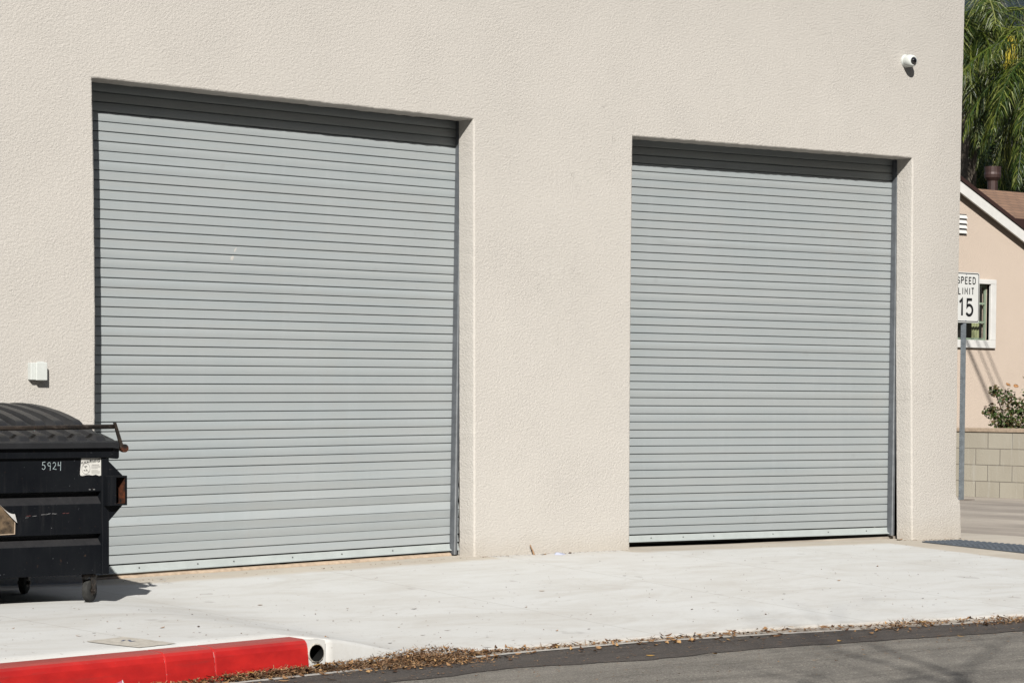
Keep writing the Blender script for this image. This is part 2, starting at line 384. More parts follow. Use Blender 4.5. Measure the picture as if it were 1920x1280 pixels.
def tag(o, label=None, cat=None, group=None, kind=None):
    if label: o['label'] = label
    if cat: o['category'] = cat
    if group: o['group'] = group
    if kind: o['kind'] = kind
    return o
def thing(name, label, cat, loc=(0, 0, 0), group=None):
    o = bpy.data.objects.new(name, None); C.objects.link(o); o.location = loc; o.empty_display_size = .2
    return tag(o, label, cat, group)
def autosmooth(o, ang=35):
    me = o.data; me.polygons.foreach_set('use_smooth', [True]*len(me.polygons))
    bm = bmesh.new(); bm.from_mesh(me)
    for e in bm.edges:
        if len(e.link_faces) == 2 and e.calc_face_angle(0) > R(ang): e.smooth = False
    bm.to_mesh(me); bm.free()
def lerp(a, b, t): return a+(b-a)*t
def interp(x, xs, ys):
    if x <= xs[0]: i = 0
    elif x >= xs[-1]: i = len(xs)-2
    else: i = max(j for j in range(len(xs)-1) if xs[j] <= x)
    return ys[i]+(ys[i+1]-ys[i])*(x-xs[i])/(xs[i+1]-xs[i])
def clamp(x, a=0., b=1.): return max(a, min(b, x))
def sm(x): x = clamp(x); return x*x*(3-2*x)

# stroke lettering: each glyph is a list of polylines in a box of height 1
def arc(cx, cy, rx, ry, a0, a1, n=10): return [(cx+rx*math.cos(R(lerp(a0, a1, i/n))), cy+ry*math.sin(R(lerp(a0, a1, i/n)))) for i in range(n+1)]
GL = {
 'S': [arc(.28, .74, .24, .22, 20, 180, 9)+arc(.28, .74, .24, .22, 190, 270, 4)+arc(.28, .27, .25, .25, 90, -20, 5)+arc(.28, .27, .25, .25, -30, -165, 7)],
 'P': [[(.05, 0), (.05, 1), (.3, 1)]+arc(.30, .76, .22, .24, 90, -90, 8)+[(.05, .52)]],
 'E': [[(.5, 1), (.05, 1), (.05, 0), (.5, 0)], [(.05, .52), (.42, .52)]],
 'D': [[(.05, 0), (.05, 1), (.25, 1)]+arc(.25, .72, .28, .28, 90, 0, 5)+arc(.25, .28, .28, .28, 0, -90, 5)+[(.05, 0)]],
 'L': [[(.05, 1), (.05, 0), (.48, 0)]], 'I': [[(.05, 0), (.05, 1)]], 'T': [[(0, 1), (.5, 1)], [(.25, 1), (.25, 0)]],
 'M': [[(.05, 0), (.05, 1), (.33, .35), (.61, 1), (.61, 0)]],
 'W': [[(0, 1), (.18, 0), (.36, .8), (.54, 0), (.72, 1)]], 'A': [[(0, 0), (.28, 1), (.56, 0)], [(.1, .32), (.46, .32)]],
 'R': [[(.05, 0), (.05, 1), (.3, 1)]+arc(.30, .76, .21, .24, 90, -90, 8)+[(.05, .52)], [(.28, .52), (.5, 0)]],
 'N': [[(.05, 0), (.05, 1), (.5, 0), (.5, 1)]],
 'G': [arc(.3, .7, .25, .3, 20, 180, 8)+arc(.3, .3, .25, .3, 180, 360, 8)+[(.55, .46), (.34, .46)]],
 '1': [[(.02, .78), (.22, .98), (.22, 0)]],
 '5': [[(.5, .97), (.12, .97), (.08, .52)]+arc(.27, .33, .27, .31, 125, -150, 14)],
 '5h': [[(.55, 1), (.12, .96), (.08, .56)]+arc(.25, .30, .27, .30, 110, -150, 12)],
 '9h': [arc(.30, .72, .22, .24, 30, 380, 14)+[(.50, .45), (.46, -.1)]],
 '2h': [arc(.28, .70, .24, .26, 160, -20, 8)+[(.40, .45), (.08, .10), (.65, .02)]],
 '4h': [[(.10, 1.0), (.06, .55), (.48, .55)], [(.50, 1.05), (.46, -.15)]],
}
def strokes(mb, polys, o, ux, uz, w, off=(0, -1, 0)):
    o = Vector(o); ux = Vector(ux); uz = Vector(uz); off = Vector(off).normalized()*.0008
    for pl in polys:
        P = [o+ux*x+uz*z for x, z in pl]; n = len(P)
        nrm = ux.cross(uz).normalized(); L = []; Rr = []
        for i in range(n):
            a = (P[i]-P[i-1]).normalized() if i else (P[1]-P[0]).normalized(); b = (P[i+1]-P[i]).normalized() if i < n-1 else a
            t = (a+b); t = t.normalized() if t.length > 1e-6 else a
            k = 1/max(.55, math.sqrt(max(0, (1+a.dot(b))/2))); s_ = t.cross(nrm)*w*.5*k
            e = (-t*w*.0 if i else -t*0)
            L.append(P[i]+s_+off); Rr.append(P[i]-s_+off)
        vs = L+Rr; back = [v-off*.9 for v in vs]
        mb.add(vs+back, [(i, i+1, n+i+1, n+i) for i in range(n-1)])
def text(mb, s_, o, ux, uz, h, w, gap=.22, sx=1.0):
    x = 0
    for ch in s_:
        g = GL[ch]; strokes(mb, g, Vector(o)+Vector(ux)*x, Vector(ux)*h*sx, Vector(uz)*h, w)
        x += (max(p[0] for pl in g for p in pl)+gap)*h*sx
    return x

# ------------------------------------------------------------------ ground heights
def z_wall(X): return interp(X, [-20, -1.2, .2, 1.8, 3.3, 5.2, 9.1, 17], [.14, .122, .104, .128, .158, .157, .118, .10])
def y_curb(X): return interp(X, [-9, -3.1, -2.1, -.95, .1, .66, 2.8, 4.95, 8], [-4.4, -4.22, -4.08, -3.91, -3.70, -3.69, -3.72, -4.05, -4.4])
def z_curb(X): return lerp(.073, -.080, sm((X+.965)/1.02)) if X < 8 else lerp(-.08, -.06, sm((X-8)/2))
def H(X, Y):
    yc = y_curb(X); t = clamp(Y/yc, 0, 1.0)
    return lerp(z_wall(X), z_curb(X), t)
rnd = random.Random(7)

def sheet(name, mat, xs, rows, hf, thick=None):
    mb = MB(); n = len(xs)
    vs = []
    for t in rows:
        for X in xs: vs.append(hf(X, t))
    fs = [(j*n+i, j*n+i+1, (j+1)*n+i+1, (j+1)*n+i) for j in range(len(rows)-1) for i in range(n-1)]
    mb.add(vs, fs); o = mb.build(name, mat, smooth=True); return tag(o, kind='structure')

xs = sorted([-14+.5*i for i in range(24)]+[-2+.1*i for i in range(33)]+[-.97, -.96, -.895, -.888]+[1.3+.2*i for i in range(44)])
ts = [-.14, -.07, 0]+[i/16 for i in range(1, 17)]+[2, 3, 4, 5]
def side(X, t):
    yc = y_curb(X)
    if t > 1:
        i = int(t)-2; z = z_curb(X)
        if X < -.965: return (X, yc+.14-.001*i, z-.02-.02*i)
        if X < -.893: return [(X, yc+.002, z-.004), (X, yc+.06, z-.02), (X, yc+.15, z-.04), (X, yc+.16, -.17)][i]   # room behind the drain outlet
        return [(X, yc-.012, z-.003), (X, yc-.022, z-.010), (X, yc-.030, z-.022), (X, yc-.040, -.17)][i]
    if t < 0: return (X, -t*30*.6, z_wall(X)+.0)
    Y = yc*t
    if X < -.965: Y = lerp(0, yc+.14, t)      # stop behind the raised curb
    z = H(X, Y); return (X, Y, z)
sheet('sidewalk', 'new_concrete', xs, ts, side)
# raised red kerb with its two score joints
def y_lip(X): return interp(X, [-6, -1.49, .5, 1.55, 2.54, 4.69, 7], [-4.75, -4.19, -3.90, -3.86, -3.98, -4.29, -4.7])
mb = MB(); joints = (-1.995, -1.66)
kx = [-14, -10, -6]+[-5+.1*i for i in range(41)]
kx = sorted([x for x in kx if x < -1.0]+[j-.006 for j in joints]+[j+.006 for j in joints]+[j for j in joints]+[-1.0])
for j in joints: kx = [x for x in kx if not (abs(x-j) > .0065 and abs(x-j) < .03)]
def kprof(X):
    yc = y_curb(X); z = z_curb(X); g = .010 if any(abs(X-j) < .002 for j in joints) else 0
    j_ = .004*noise.noise(Vector((X*5, 1, 0)))
    return [(X, yc+.145, z-.05), (X, yc+.145+j_, z+.004-g*.5), (X, yc+.02, z+.003-g), (X, yc-.006+g*.4, z-.004-g), (X, yc-.022+g, z-.018-g*.3), (X, yc-.032+g, z-.045), (X, yc-.042+g, z-.12), (X, yc-.05+g, -.20)]
kr = [kprof(x) for x in kx]
for a, b in zip(kr, kr[1:]):
    for i in range(7): mb.quad(a[i], b[i], b[i+1], a[i+1])
mb.add(kr[-1], [tuple(range(8))])
o = mb.build('kerb', 'red_curb_paint'); autosmooth(o, 50); tag(o, kind='structure')
# weathered filler showing in the joints
mb = MB()
for j in joints:
    p = kprof(j)
    q = [(Vector(v)+Vector((0, -.0015, .001))) for v in p[3:]]
    for a, b in zip(q, q[1:]):
        n_ = 5
        for q in range(n_):
            if rnd.random() < .22: continue
            a_, b_ = a.lerp(b, q/n_), a.lerp(b, (q+1)/n_); w_ = rnd.uniform(.0018, .0036)
            mb.quad(a_+Vector((-w_, 0, 0)), a_+Vector((w_, 0, 0)), b_+Vector((w_, 0, 0)), b_+Vector((-w_, 0, 0)))
tag(mb.build('kerb_joint', 'paper_back'), kind='structure')

# gutter pan, street
gx = [-14+1*i for i in range(12)]+[-2+.2*i for i in range(40)]+[6+.5*i for i in range(10)]
sheet('gutter', 'old_concrete', gx, [0, 1], lambda X, t: (X, lerp(y_curb(X)+.01, y_lip(X), t), lerp(-.098, -.1, t)))
mb = MB()
def y_b(X): return interp(X, [-6, .015, .85, 1.95, 4.06, 7], [-5.3, -4.46, -4.58, -4.52, -4.76, -5.2])
def stz(Y): return -.101+.013*(-4.0-Y)
def jit(X, s, f=9): return s*noise.fractal(Vector((X*f, 3.3, s*99)), .8, 2., 4)
gx2 = [-14+1*i for i in range(10)]+[-4+.06*i for i in range(175)]+[6.5+.5*i for i in range(9)]
sheet('road_patch', 'patch_asphalt', gx2, [0, 1], lambda X, t: (X, y_lip(X)-.022+jit(X, .012)*.6 if t == 0 else y_b(X)-.03+jit(X, .04, 4)-.05, stz(lerp(y_lip(X), y_b(X), t))+(.006 if t == 0 else .003)))
sheet('road', 'asphalt', [-60+2*i for i in range(56)], [0, .15, .5, 1], lambda X, t: (X, lerp(-4.3 if t else -3.9, -15.5, t), stz(lerp(-3.9, -15.5, t))+0.0))
sheet('gutter_edge', 'new_concrete', gx2, [0, 1], lambda X, t: (X, y_lip(X)+.030+jit(X, .015)*.5 if t == 0 else y_lip(X)-.03, -.0925))
# worn old asphalt overlay rim where the patch was saw-cut
sheet('far_road_side', 'asphalt', [-60+4*i for i in range(28)], [0, 1], lambda X, t: (X, lerp(-15.4, -60, t), .045))
# alley and the lots behind
def alz(X, Y): return .10
sheet('alley', 'old_concrete', [9.3+.5*i for i in range(17)], [-4.6, -4.4, -3.8, -3.2, -2, -.5, .2, 5, 20, 40], lambda X, t: (X, t, interp(t, [-4.6, -3.2, -.5, .2, 40], [-.11, -.03, .085, .106, .106])))
sheet('side_walk_return', 'old_concrete', [17.28, 24, 34, 50], [-4.6, -3.9, -3.2, -.5, 5.2], lambda X, t: (X, t, interp(t, [-4.6, -3.2, -.5, 5.2], [-.11, .0, .10, .104])))
mb = MB(); n = 40; vs = []
mb.quad((-2500, -2500, -.35), (2500, -2500, -.35), (2500, 2500, -.35), (-2500, 2500, -.35))
tag(mb.build('ground', 'far_ground'), kind='structure')
sheet('yard', 'far_ground', [17.2, 60], [0, 1], lambda X, t: (X, lerp(5.2, 70, t), .12))

# ------------------------------------------------------------------ main building
bld = thing('commercial_building', 'cream stucco commercial building with two grey roller doors', 'building', (4.5, 0, .15))
RJ, RD = .18, .25
D1 = dict(l=[(-.010, -.1), (-.002, .15), (.010, 1.9), (.002, 2.9), (-.012, 3.548)], r=[(3.357, -.1), (3.357, .164), (3.345, 1.9), (3.332, 3.518)])
D2 = dict(l=[(4.990, -.1), (4.99, .157), (4.985, 1.4), (4.985, 2.3), (4.991, 3.503)], r=[(8.444, -.1), (8.444, .12), (8.40, 1.9), (8.387, 3.546)])
def subdiv(pts, step=.03):
    out = []
    for (x0, z0), (x1, z1) in zip(pts, pts[1:]):
        L = math.hypot(x1-x0, z1-z0); k = max(1, int(L/step))
        out += [(lerp(x0, x1, i/k), lerp(z0, z1, i/k)) for i in range(k)]
    return out+[pts[-1]]
def jitter_open(D, seed):
    L = subdiv(D['l']); T = subdiv([D['l'][-1], D['r'][-1]]); Rt = subdiv(D['r'][::-1])
    def nz(x, z, q): return noise.fractal(Vector((x*14+seed, z*14, q)), .9, 2., 3)
    L = [(x+.0022*nz(x, z, 1), z) for x, z in L]; T = [(x, z+.0042*nz(x, z, 5)) for x, z in T]; Rt = [(x+.0022*nz(x, z, 9), z) for x, z in Rt]
    return L[:-1], T, Rt[1:]
def opening_ring(mb, D, seed):
    L, T, Rt = jitter_open(D, seed)
    P = [(x, z, -1, 0) for x, z in L]+[(x, z, 0, 1) for x, z in T]+[(x, z, 1, 0) for x, z in Rt]
    nL = len(L); P[nL] = (P[nL][0], P[nL][1], -1, 1); P[nL+len(T)-1] = (*P[nL+len(T)-1][:2], 1, 1)
    rings = []; rad = .014
    for off, y in ((rad, 0), (rad*.42, .0025), (rad*.1, .0075), (0, .016), (0, .10), (0, RJ)):
        rings.append([(x+nx*off, y, z+nz_*off) for x, z, nx, nz_ in P])
    vs = [v for r_ in rings for v in r_]; n = len(P)
    mb.add(vs, [(j*n+i, j*n+i+1, (j+1)*n+i+1, (j+1)*n+i) for j in range(len(rings)-1) for i in range(n-1)])
    return rings[0], rings[-1]
mb = MB()
o1, b1 = opening_ring(mb, D1, 3); o2, b2 = opening_ring(mb, D2, 40)
cz = [(9.122, -.1), (9.124, .10), (9.118, .25), (9.108, .42), (9.098, .468), (9.066, .488), (9.050, .515), (9.043, .7), (9.045, 1.4), (9.040, 2.31), (9.055, 3.8), (9.077, 5.025), (9.08, 7.2)]
cpts = []
for (x0, z0), (x1, z1) in zip(cz, cz[1:]):
    k = max(1, int((z1-z0)/.03)); cpts += [(lerp(x0, x1, i/k), lerp(z0, z1, i/k)) for i in range(k)]
cpts.append(cz[-1]); cpts = [(x+.0035*noise.fractal(Vector((1, z*13, 7)), .9, 2, 3), z) for x, z in cpts]
rad = .012
crings = [[(x-rad, 0, z) for x, z in cpts], [(x-rad*.35, .002, z) for x, z in cpts], [(x, .012, z) for x, z in cpts], [(x, 16, z) for x, z in cpts]]
vs = [v for r_ in crings for v in r_]; n = len(cpts)
mb.add(vs, [(j*n+i, j*n+i+1, (j+1)*n+i+1, (j+1)*n+i) for j in range(3) for i in range(n-1)])
wall = mb.build('wall', 'stucco', bld)
# flat face: fill outline with the two door notches
bm = bmesh.new(); bm.from_mesh(wall.data)
org = world_loc(wall)
loop = [Vector((-14, 0, -.1))]+[Vector(v) for v in o1]+[Vector(v) for v in o2]+[Vector(v) for v in crings[0]]+[Vector((-14, 0, 7.2))]
bv = [bm.verts.new(v-org) for v in loop]; be = [bm.edges.new((bv[i], bv[(i+1) % len(bv)])) for i in range(len(bv))]
bmesh.ops.triangle_fill(bm, use_beauty=True, use_dissolve=False, edges=be, normal=(0, -1, 0))
bmesh.ops.remove_doubles(bm, verts=bm.verts, dist=.0004)
bm.normal_update()
bm.to_mesh(wall.data); bm.free(); autosmooth(wall, 40)
# inner leaf of the wall behind the jamb, so that the guides stand in a slot; back, sides, roof
mb = MB()
def inner(D, r=1): return None
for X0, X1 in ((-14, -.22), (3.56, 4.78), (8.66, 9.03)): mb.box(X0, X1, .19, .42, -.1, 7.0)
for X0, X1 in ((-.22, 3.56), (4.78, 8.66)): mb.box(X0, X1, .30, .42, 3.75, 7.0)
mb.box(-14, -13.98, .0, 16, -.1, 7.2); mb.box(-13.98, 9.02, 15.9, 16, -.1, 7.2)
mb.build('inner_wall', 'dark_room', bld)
mb = MB()   # return face of the outer stucco leaf at the slot
mb.box(-14, 9.05, .5, 15.8, 6.9, 7.0); mb.build('roof', 'far_ground', bld)
for D, brg in ((D1, b1), (D2, b2)):   # close the jamb's back edge so the slot is dark and solid
    mb = MB(); pts = [Vector(p) for p in brg]; n = len(pts)
    xl, xr, zt = D['l'][-1][0]-.20, D['r'][-1][0]+.20, 3.74
    out = []
    for p in pts:
        x = p.x; z = p.z
        if p.z >= zt-.26: out.append((clamp(x, xl, xr) if xl+.25 < x < xr-.25 else (xl if x < 2 or (x > 4.5 and x < 6) else xr), RJ, zt))
        else: out.append((xl if (x-D['l'][0][0]) < 1 else xr, RJ, z))
    mb.add(pts+[Vector(v) for v in out], [(i, i+1, n+i+1, n+i) for i in range(n-1)])
    mb.build('jamb_return', 'mortar', bld)
mb = MB(); mb.box(-13.9, 9.0, .24, 15.8, .0, .146); mb.build('floor_slab', 'old_concrete', bld)

# doors
def roller_door(x0, x1, nl, zl, zr, k0, k1, bar, label, slack, seed):
    """nl: groove-index knots; zl/zr: heights at xl/xr; bar: (z at xl, z at xr)"""
    xl, xr = zl[0], zr[0]; rn = random.Random(seed)
    zz = lambda k, x: lerp(interp(k, nl, zl[1]), interp(k, nl, zr[1]), (x-xl)/(xr-xl))
    mb = MB(); xs_ = [lerp(x0, x1, i/24) for i in range(25)]
    rows = []
    for k in range(k0, k1):
        s_ = slack.get(k, 0); g = .0068 if (k+1) not in slack.get('thin', ()) else .0032
        gt = .0 
        dy = rn.uniform(-.0006, .0006)
        wig = lambda x: .0012*noise.noise(Vector((x*.9, k*.37, seed)))
        g0 = .0068 if k not in slack.get('thin', ()) else .0032
        for dz, yy in ((-g0*.5, RD+.011), (-g0*.5-.0004, RD+s_*.005+.001), (-g0*.5-.0024, RD+s_*.005+dy), (-(.0665-g*.5)+.0024, RD-s_*.005+dy), (-(.0665-g*.5)+.0004, RD-s_*.005+.001), (-(.0665-g*.5), RD+.011)):
            frac = -dz/.0665
            rows.append([(x, yy+wig(x), lerp(zz(k, x), zz(k+1, x), frac)) for x in xs_])
    vs = [v for r_ in rows for v in r_]; n = len(xs_)
    mb.add(vs, [(j*n+i, j*n+i+1, (j+1)*n+i+1, (j+1)*n+i) for j in range(len(rows)-1) for i in range(n-1)])
    door = mb.build('roller_door', 'slat_paint', bld); door['label'] = label; autosmooth(door, 20)
    zb = lambda x: lerp(bar[0], bar[1], (x-xl)/(xr-xl)); zt = lambda x: zz(k1, x)
    mb = MB()
    P = lambda x, z, y: (x, y, z)
    a, b = x0+.02, x1-.005
    mb.add([P(a, zb(a)+.014, RD-.010), P(b, zb(b)+.014, RD-.010), P(b, zt(b)-.006, RD-.003), P(a, zt(a)-.006, RD-.003),
            P(a, zb(a)+.014, RD+.03), P(b, zb(b)+.014, RD+.03), P(b, zt(b)-.006, RD+.03), P(a, zt(a)-.006, RD+.03)],
           [(0, 1, 2, 3), (7, 6, 5, 4), (0, 4, 5, 1), (3, 2, 6, 7), (1, 5, 6, 2), (0, 3, 7, 4)])
    mb.add([P(a, zb(a), RD-.032), P(b, zb(b), RD-.032), P(b, zb(b)+.006, RD-.032), P(a, zb(a)+.006, RD-.032),
            P(a, zb(a)+.014, RD-.010), P(b, zb(b)+.014, RD-.010), P(a, zb(a), RD-.004), P(b, zb(b), RD-.004)],
           [(0, 1, 2, 3), (3, 2, 5, 4), (0, 6, 7, 1)])
    bar_o = mb.build('bottom_bar', 'bar_paint', door)
    for X in slack['bolts']:
        mb = MB(); zc = (zb(X)+zt(X))*.5; mb.lathe((X, RD-.0075, zc), (0, -1, 0), [(0, .0055), (.003, .0055), (.005, .004), (.005, 0)], 8); mb.build('bolt', 'bolt', door)
    mb = MB()
    mb.add([P(a, zb(a)-.0, RD+.0), P(b, zb(b)-.0, RD+.0), P(b, zb(b)-.018, RD+.002), P(a, zb(a)-.018, RD+.002), P(a, zb(a), RD+.02), P(b, zb(b), RD+.02), P(b, zb(b)-.018, RD+.02), P(a, zb(a)-.018, RD+.02)],
           [(0, 1, 2, 3), (4, 7, 6, 5), (3, 2, 6, 7)]); mb.build('bottom_seal', 'dark_rubber', door)
    return door, zz, zb
def guide(door, x, zlo, label=None, w=.036):
    # right-hand guide: channel whose lip stands forward of the slats
    mb = MB(); mb.cur = 0
    top = 3.9
    def pl(xa, xb, ya, yb, z0=zlo): mb.box(xa, xb, ya, yb, z0, top)
    xt, xbm = x
    def sk(xoff, y, z): return (lerp(xbm, xt, (z-zlo)/(3.4-zlo))+xoff, y, z)
    def bar(xa, xb, ya, yb):
        mb.add([sk(xa, ya, zlo), sk(xb, ya, zlo), sk(xb, yb, zlo), sk(xa, yb, zlo), sk(xa, ya, top), sk(xb, ya, top), sk(xb, yb, top), sk(xa, yb, top)],
               [(0,3,2,1),(4,5,6,7),(0,1,5,4),(1,2,6,5),(2,3,7,6),(3,0,4,7)])
    mb.cur = 0; bar(0, .005, .198, .2455); mb.cur = 1; bar(0.0055, .014, .190, .1975); mb.cur = 0; bar(.0145, w, .194, .1985); bar(w-.006, w, .199, .30)
    g = mb.build('guide', ['guide_steel', 'guide_edge'], door); return g
d1, zz1, zb1 = roller_door(-.12, 3.40, [0, 25, 49], (.463, [3.492, 1.806, .204]), (2.762, [3.468, 1.810, .246]), -3, 49, (.142, .187),
   'wider grey roller door on the left, with slack slats near its foot', {40: .4, 41: -.5, 42: 1, 43: -1, 44: 1.2, 45: -.9, 46: -.2, 47: .1, 48: .9, 'thin': (41, 43, 45, 46, 47, 40), 'bolts': [.50, .99, 1.30, 1.82, 2.27, 2.75]}, 5)
# slat index 48->49 darker
d2, zz2, zb2 = roller_door(4.90, 8.42, [0, 24, 48], (5.23, [3.458, 1.862, .258]), (7.94, [3.491, 1.865, .239]), -3, 48, (.199, .177),
   'right hand grey roller door with a dark gap under it', {'thin': (), 'bolts': [5.45, 5.82, 6.18, 6.9, 7.6, 8.1]}, 9)
guide(d1, (3.352, 3.308), .168); guide(d2, (8.392, 8.382), .16, w=.040)
# left guides (hidden behind the left jambs from the street)
for d, x in ((d1, -.135), (d2, 4.86)):
    mb = MB(); mb.box(x-.03, x+.01, .20, .30, .16, 3.9); mb.build('guide', 'guide_steel', d)
# scratch marks on the left door
def smear(cx, cz, w, h, lean):
    n = 14; P = []; mb = MB()
    for i in range(n):
        a = 2*math.pi*i/n; q = 1+.25*math.sin(i*2.3)
        P.append((cx+w*math.cos(a)*q+lean*math.sin(a), RD-.0012, cz+h*math.sin(a)*q))
    mb.quad(*P); mb.build('scratch', 'bare_scratch', d1)
simple('bare_scratch', (.66, .64, .60), .8, 0, .2, .08, 60)
smear(1.316, 2.448, .007, .017, .009); smear(1.290, 2.388, .014, .017, .006)
# mortar sill bead under the left door
mb = MB(); rows = []
xs_ = [.0+.02*i for i in range(166)]
for x in xs_:
    zt_ = zb1(x)-.012; nz = noise.fractal(Vector((x*5, 2, 0)), .8, 2, 4); base = z_wall(x)
    hgt = max(.012, (zt_-base)*.92+.004*nz); yf = .215+.012*nz
    rows.append([(x, yf-.012, base-.03), (x, yf-.004, base+hgt*.35), (x, yf+.004, base+hgt*.75), (x, yf+.022, base+hgt), (x, .30, base+hgt)])
for a, b in zip(rows, rows[1:]):
    for i in range(4): mb.quad(a[i], b[i], b[i+1], a[i+1])
o = mb.build('door_sill', 'mortar', bld, smooth=True)

# electrical box & camera (mounted things)
t = thing('junction_box', 'small white electrical box on the stucco left of the doors', 'electrical box', (-.458, 0, 1.49))
mb = MB(); mb.box(-.515, -.402, -.045, .002, 1.492, 1.607); mb.build('box', 'white_plastic', t, bevel=.004)
mb = MB(); mb.box(-.484, -.399, -.063, -.0455, 1.489, 1.610); cv = mb.build('cover', 'white_plastic', t, bevel=.005)
mb = MB(); mb.tube([(-.47, -.052, 1.612), (-.42, -.052, 1.612)], .004, 8); mb.build('hinge', 'white_plastic', cv)
t = thing('security_camera', 'white security camera with black dome high on the corner', 'security camera', (8.29, 0, 4.40))
mb = MB(); c0 = Vector((8.275, 0, 4.40)); ax = Vector((-.15, -1, -.10))
mb.lathe(c0, (0, -1, 0), [(-.005, .058), (.008, .060), (.018, .056), (.03, .054)], 28); mb.lathe(c0+Vector((0, -.01, 0)), ax, [(.01, .053), (.05, .056), (.085, .052), (.10, .043), (.104, .034), (.098, .030)], 28)
mb.build('housing', 'white_plastic', t, smooth=True)
mb = MB(); cc = c0+Vector((0, -.01, 0))+ax.normalized()*.092
mb.lathe(cc, ax, [(.034*math.sin(R(a)), .034*math.cos(R(a))) for a in range(-10, 91, 8)]+[(.034, .0)], 24); mb.build('lens_dome', 'black_dome', t, smooth=True)

# ------------------------------------------------------------------ dumpster
XL, XR, YF, YB = -3.0, -.768, -1.45, -.32
ds = thing('dumpster', 'black steel front-load dumpster with closed ribbed plastic lid', 'dumpster', (-1.9, -.9, .12))
mb = MB(); prof = [(YF, .282), (YF, .462), (YF+.045, .508), (YF+.045, .526), (YF, .532), (YF, .718), (YF+.045, .768), (YF+.045, .790), (YF, .796), (YF, 1.03)]
cols = []
for X in (XL, XR-.005):
    cols.append([(X, y, z) for y, z in prof]+[(X, YB, 1.03), (X, YB, .282)])
n = len(cols[0]); mb.add(cols[0]+cols[1], [(i, (i+1) % n, n+(i+1) % n, n+i) for i in range(n)]+[tuple(range(n)), tuple(range(n, 2*n))[::-1]])
body = mb.build('body', 'black_steel', ds, bevel=.003)
for xa, xb in ((XR-.040, XR+.012), (XL-.012, XL+.04)):
    mb = MB(); mb.box(xa, xb, YF-.012, YB, .280, 1.003); mb.build('end_post', 'black_steel', ds, bevel=.004)
mb = MB()
mb.prism([(XL-.03, YF-.022, 1.004), (XL-.03, YF-.022, 1.072), (XL-.03, YF+.03, 1.078), (XL-.03, YF+.03, 1.004)], (XR-XL+.068, 0, 0))
mb.box(XR-.02, XR+.036, YF+.03, YB, 1.004, 1.066); mb.box(XL-.03, XR+.036, YB, YB+.04, 1.0, 1.2)
rim = mb.build('rim', 'black_steel', ds, bevel=.006)
# fork sleeves with gussets
def sleeve(x0, sg):
    mb = MB(); x1 = x0+sg*.142; y0 = YF-.055; z0, z1 = .707, .892; th = .011
    a, b = min(x0, x1), max(x0, x1)
    mb.cur = 0
    mb.box(a, b, y0, YB, z1-th, z1); mb.box(a, b, y0, YB, z0, z0+th); mb.box(a, a+th, y0, YB, z0+th, z1-th); mb.box(b-th, b, y0, YB, z0+th, z1-th)
    mb.cur = 1
    e = .0015
    mb.quad((b-th-e, y0+.004, z0+th), (b-th-e, YB, z0+th), (b-th-e, YB, z1-th), (b-th-e, y0+.004, z1-th))
    mb.quad((a+th, y0+.004, z0+th+e), (b-th, y0+.004, z0+th+e), (b-th, YB, z0+th+e), (a+th, YB, z0+th+e))
    mb.cur = 0; mb.box(a, a+.062, y0-.003, y0-.0005, z0, z1)
    s_ = mb.build('fork_sleeve', ['black_steel', 'rusty_steel'], ds)
    for yy in (YF-.01, YB-.25):
        for za, zb_ in ((z1, z1+.105), (z0, z0-.115)):
            mb = MB(); mb.prism([(x0+sg*.02, yy, za), (x1-sg*.005, yy, za), (x0+sg*.02, yy, zb_)], (0, .01, 0)); mb.build('gusset', 'black_steel', s_)
sleeve(-.795, 1); sleeve(XL+.027, -1)
# lid
mb = MB(); PF = [(-1.50, 1.066), (-1.502, 1.098), (-1.485, 1.108), (-1.42, 1.122), (-1.30, 1.150), (-1.24, 1.162), (-1.215, 1.175), (-1.144, 1.196), (-1.02, 1.227), (-.91, 1.249), (-.706, 1.279), (-.55, 1.293), (-.427, 1.298), (-.30, 1.294), (-.26, 1.28), (-.255, 1.20)]
PF2 = []
for (a, b), (c, d) in zip(PF, PF[1:]):
    k = max(1, int(math.hypot(c-a, d-b)/.016)); PF2 += [(lerp(a, c, i/k), lerp(b, d, i/k)) for i in range(k)]
PF2.append(PF[-1])
def ribh(X, Y):
    p = ((X+.735) % .133)/.133; q = sm((p-.05)/.09)*(1-sm((p-.62)/.09))
    dome = sm((Y+1.235)/.07)*(1-sm((Y+.36)/.05)); pad = sm((Y+1.465)/.02)*(1-sm((Y+1.265)/.02))
    return q*(dome*.042+pad*.026)
def lid_mesh(xa, xb):
    mb = MB(); xs2 = [lerp(xa, xb, i/int((xb-xa)/.0095)) for i in range(int((xb-xa)/.0095)+1)]
    for k_, (y, z) in enumerate(PF2): pass
    vs = []
    for y, z in PF2:
        for X in xs2:
            ed = sm(min(X-xa, xb-X)/.05); sag = -.018*(1-ed)
            h_ = ribh(X, y)*sm(min(X-xa, xb-X)/.03)
            vs.append((X, y-(.0*h_), z+h_+sag*(1 if y > -1.3 else .3)))
    n = len(xs2); mb.add(vs, [(j*n+i, j*n+i+1, (j+1)*n+i+1, (j+1)*n+i) for j in range(len(PF2)-1) for i in range(n-1)])
    # skirts
    for X, s_ in ((xa, 0), (xb, n-1)):
        for j in range(len(PF2)-1):
            a = vs[j*n+s_]; b = vs[(j+1)*n+s_]; mb.quad(a, b, (b[0], b[1], max(1.07, b[2]-.05)), (a[0], a[1], max(1.064, a[2]-.05)))
    return mb
o = lid_mesh(XL-.03, -1.90).build('lid', 'lid_plastic', ds); autosmooth(o, 40)
o = lid_mesh(-1.885, XR+.062).build('lid', 'lid_plastic', ds); autosmooth(o, 40); lid = o
mb = MB()
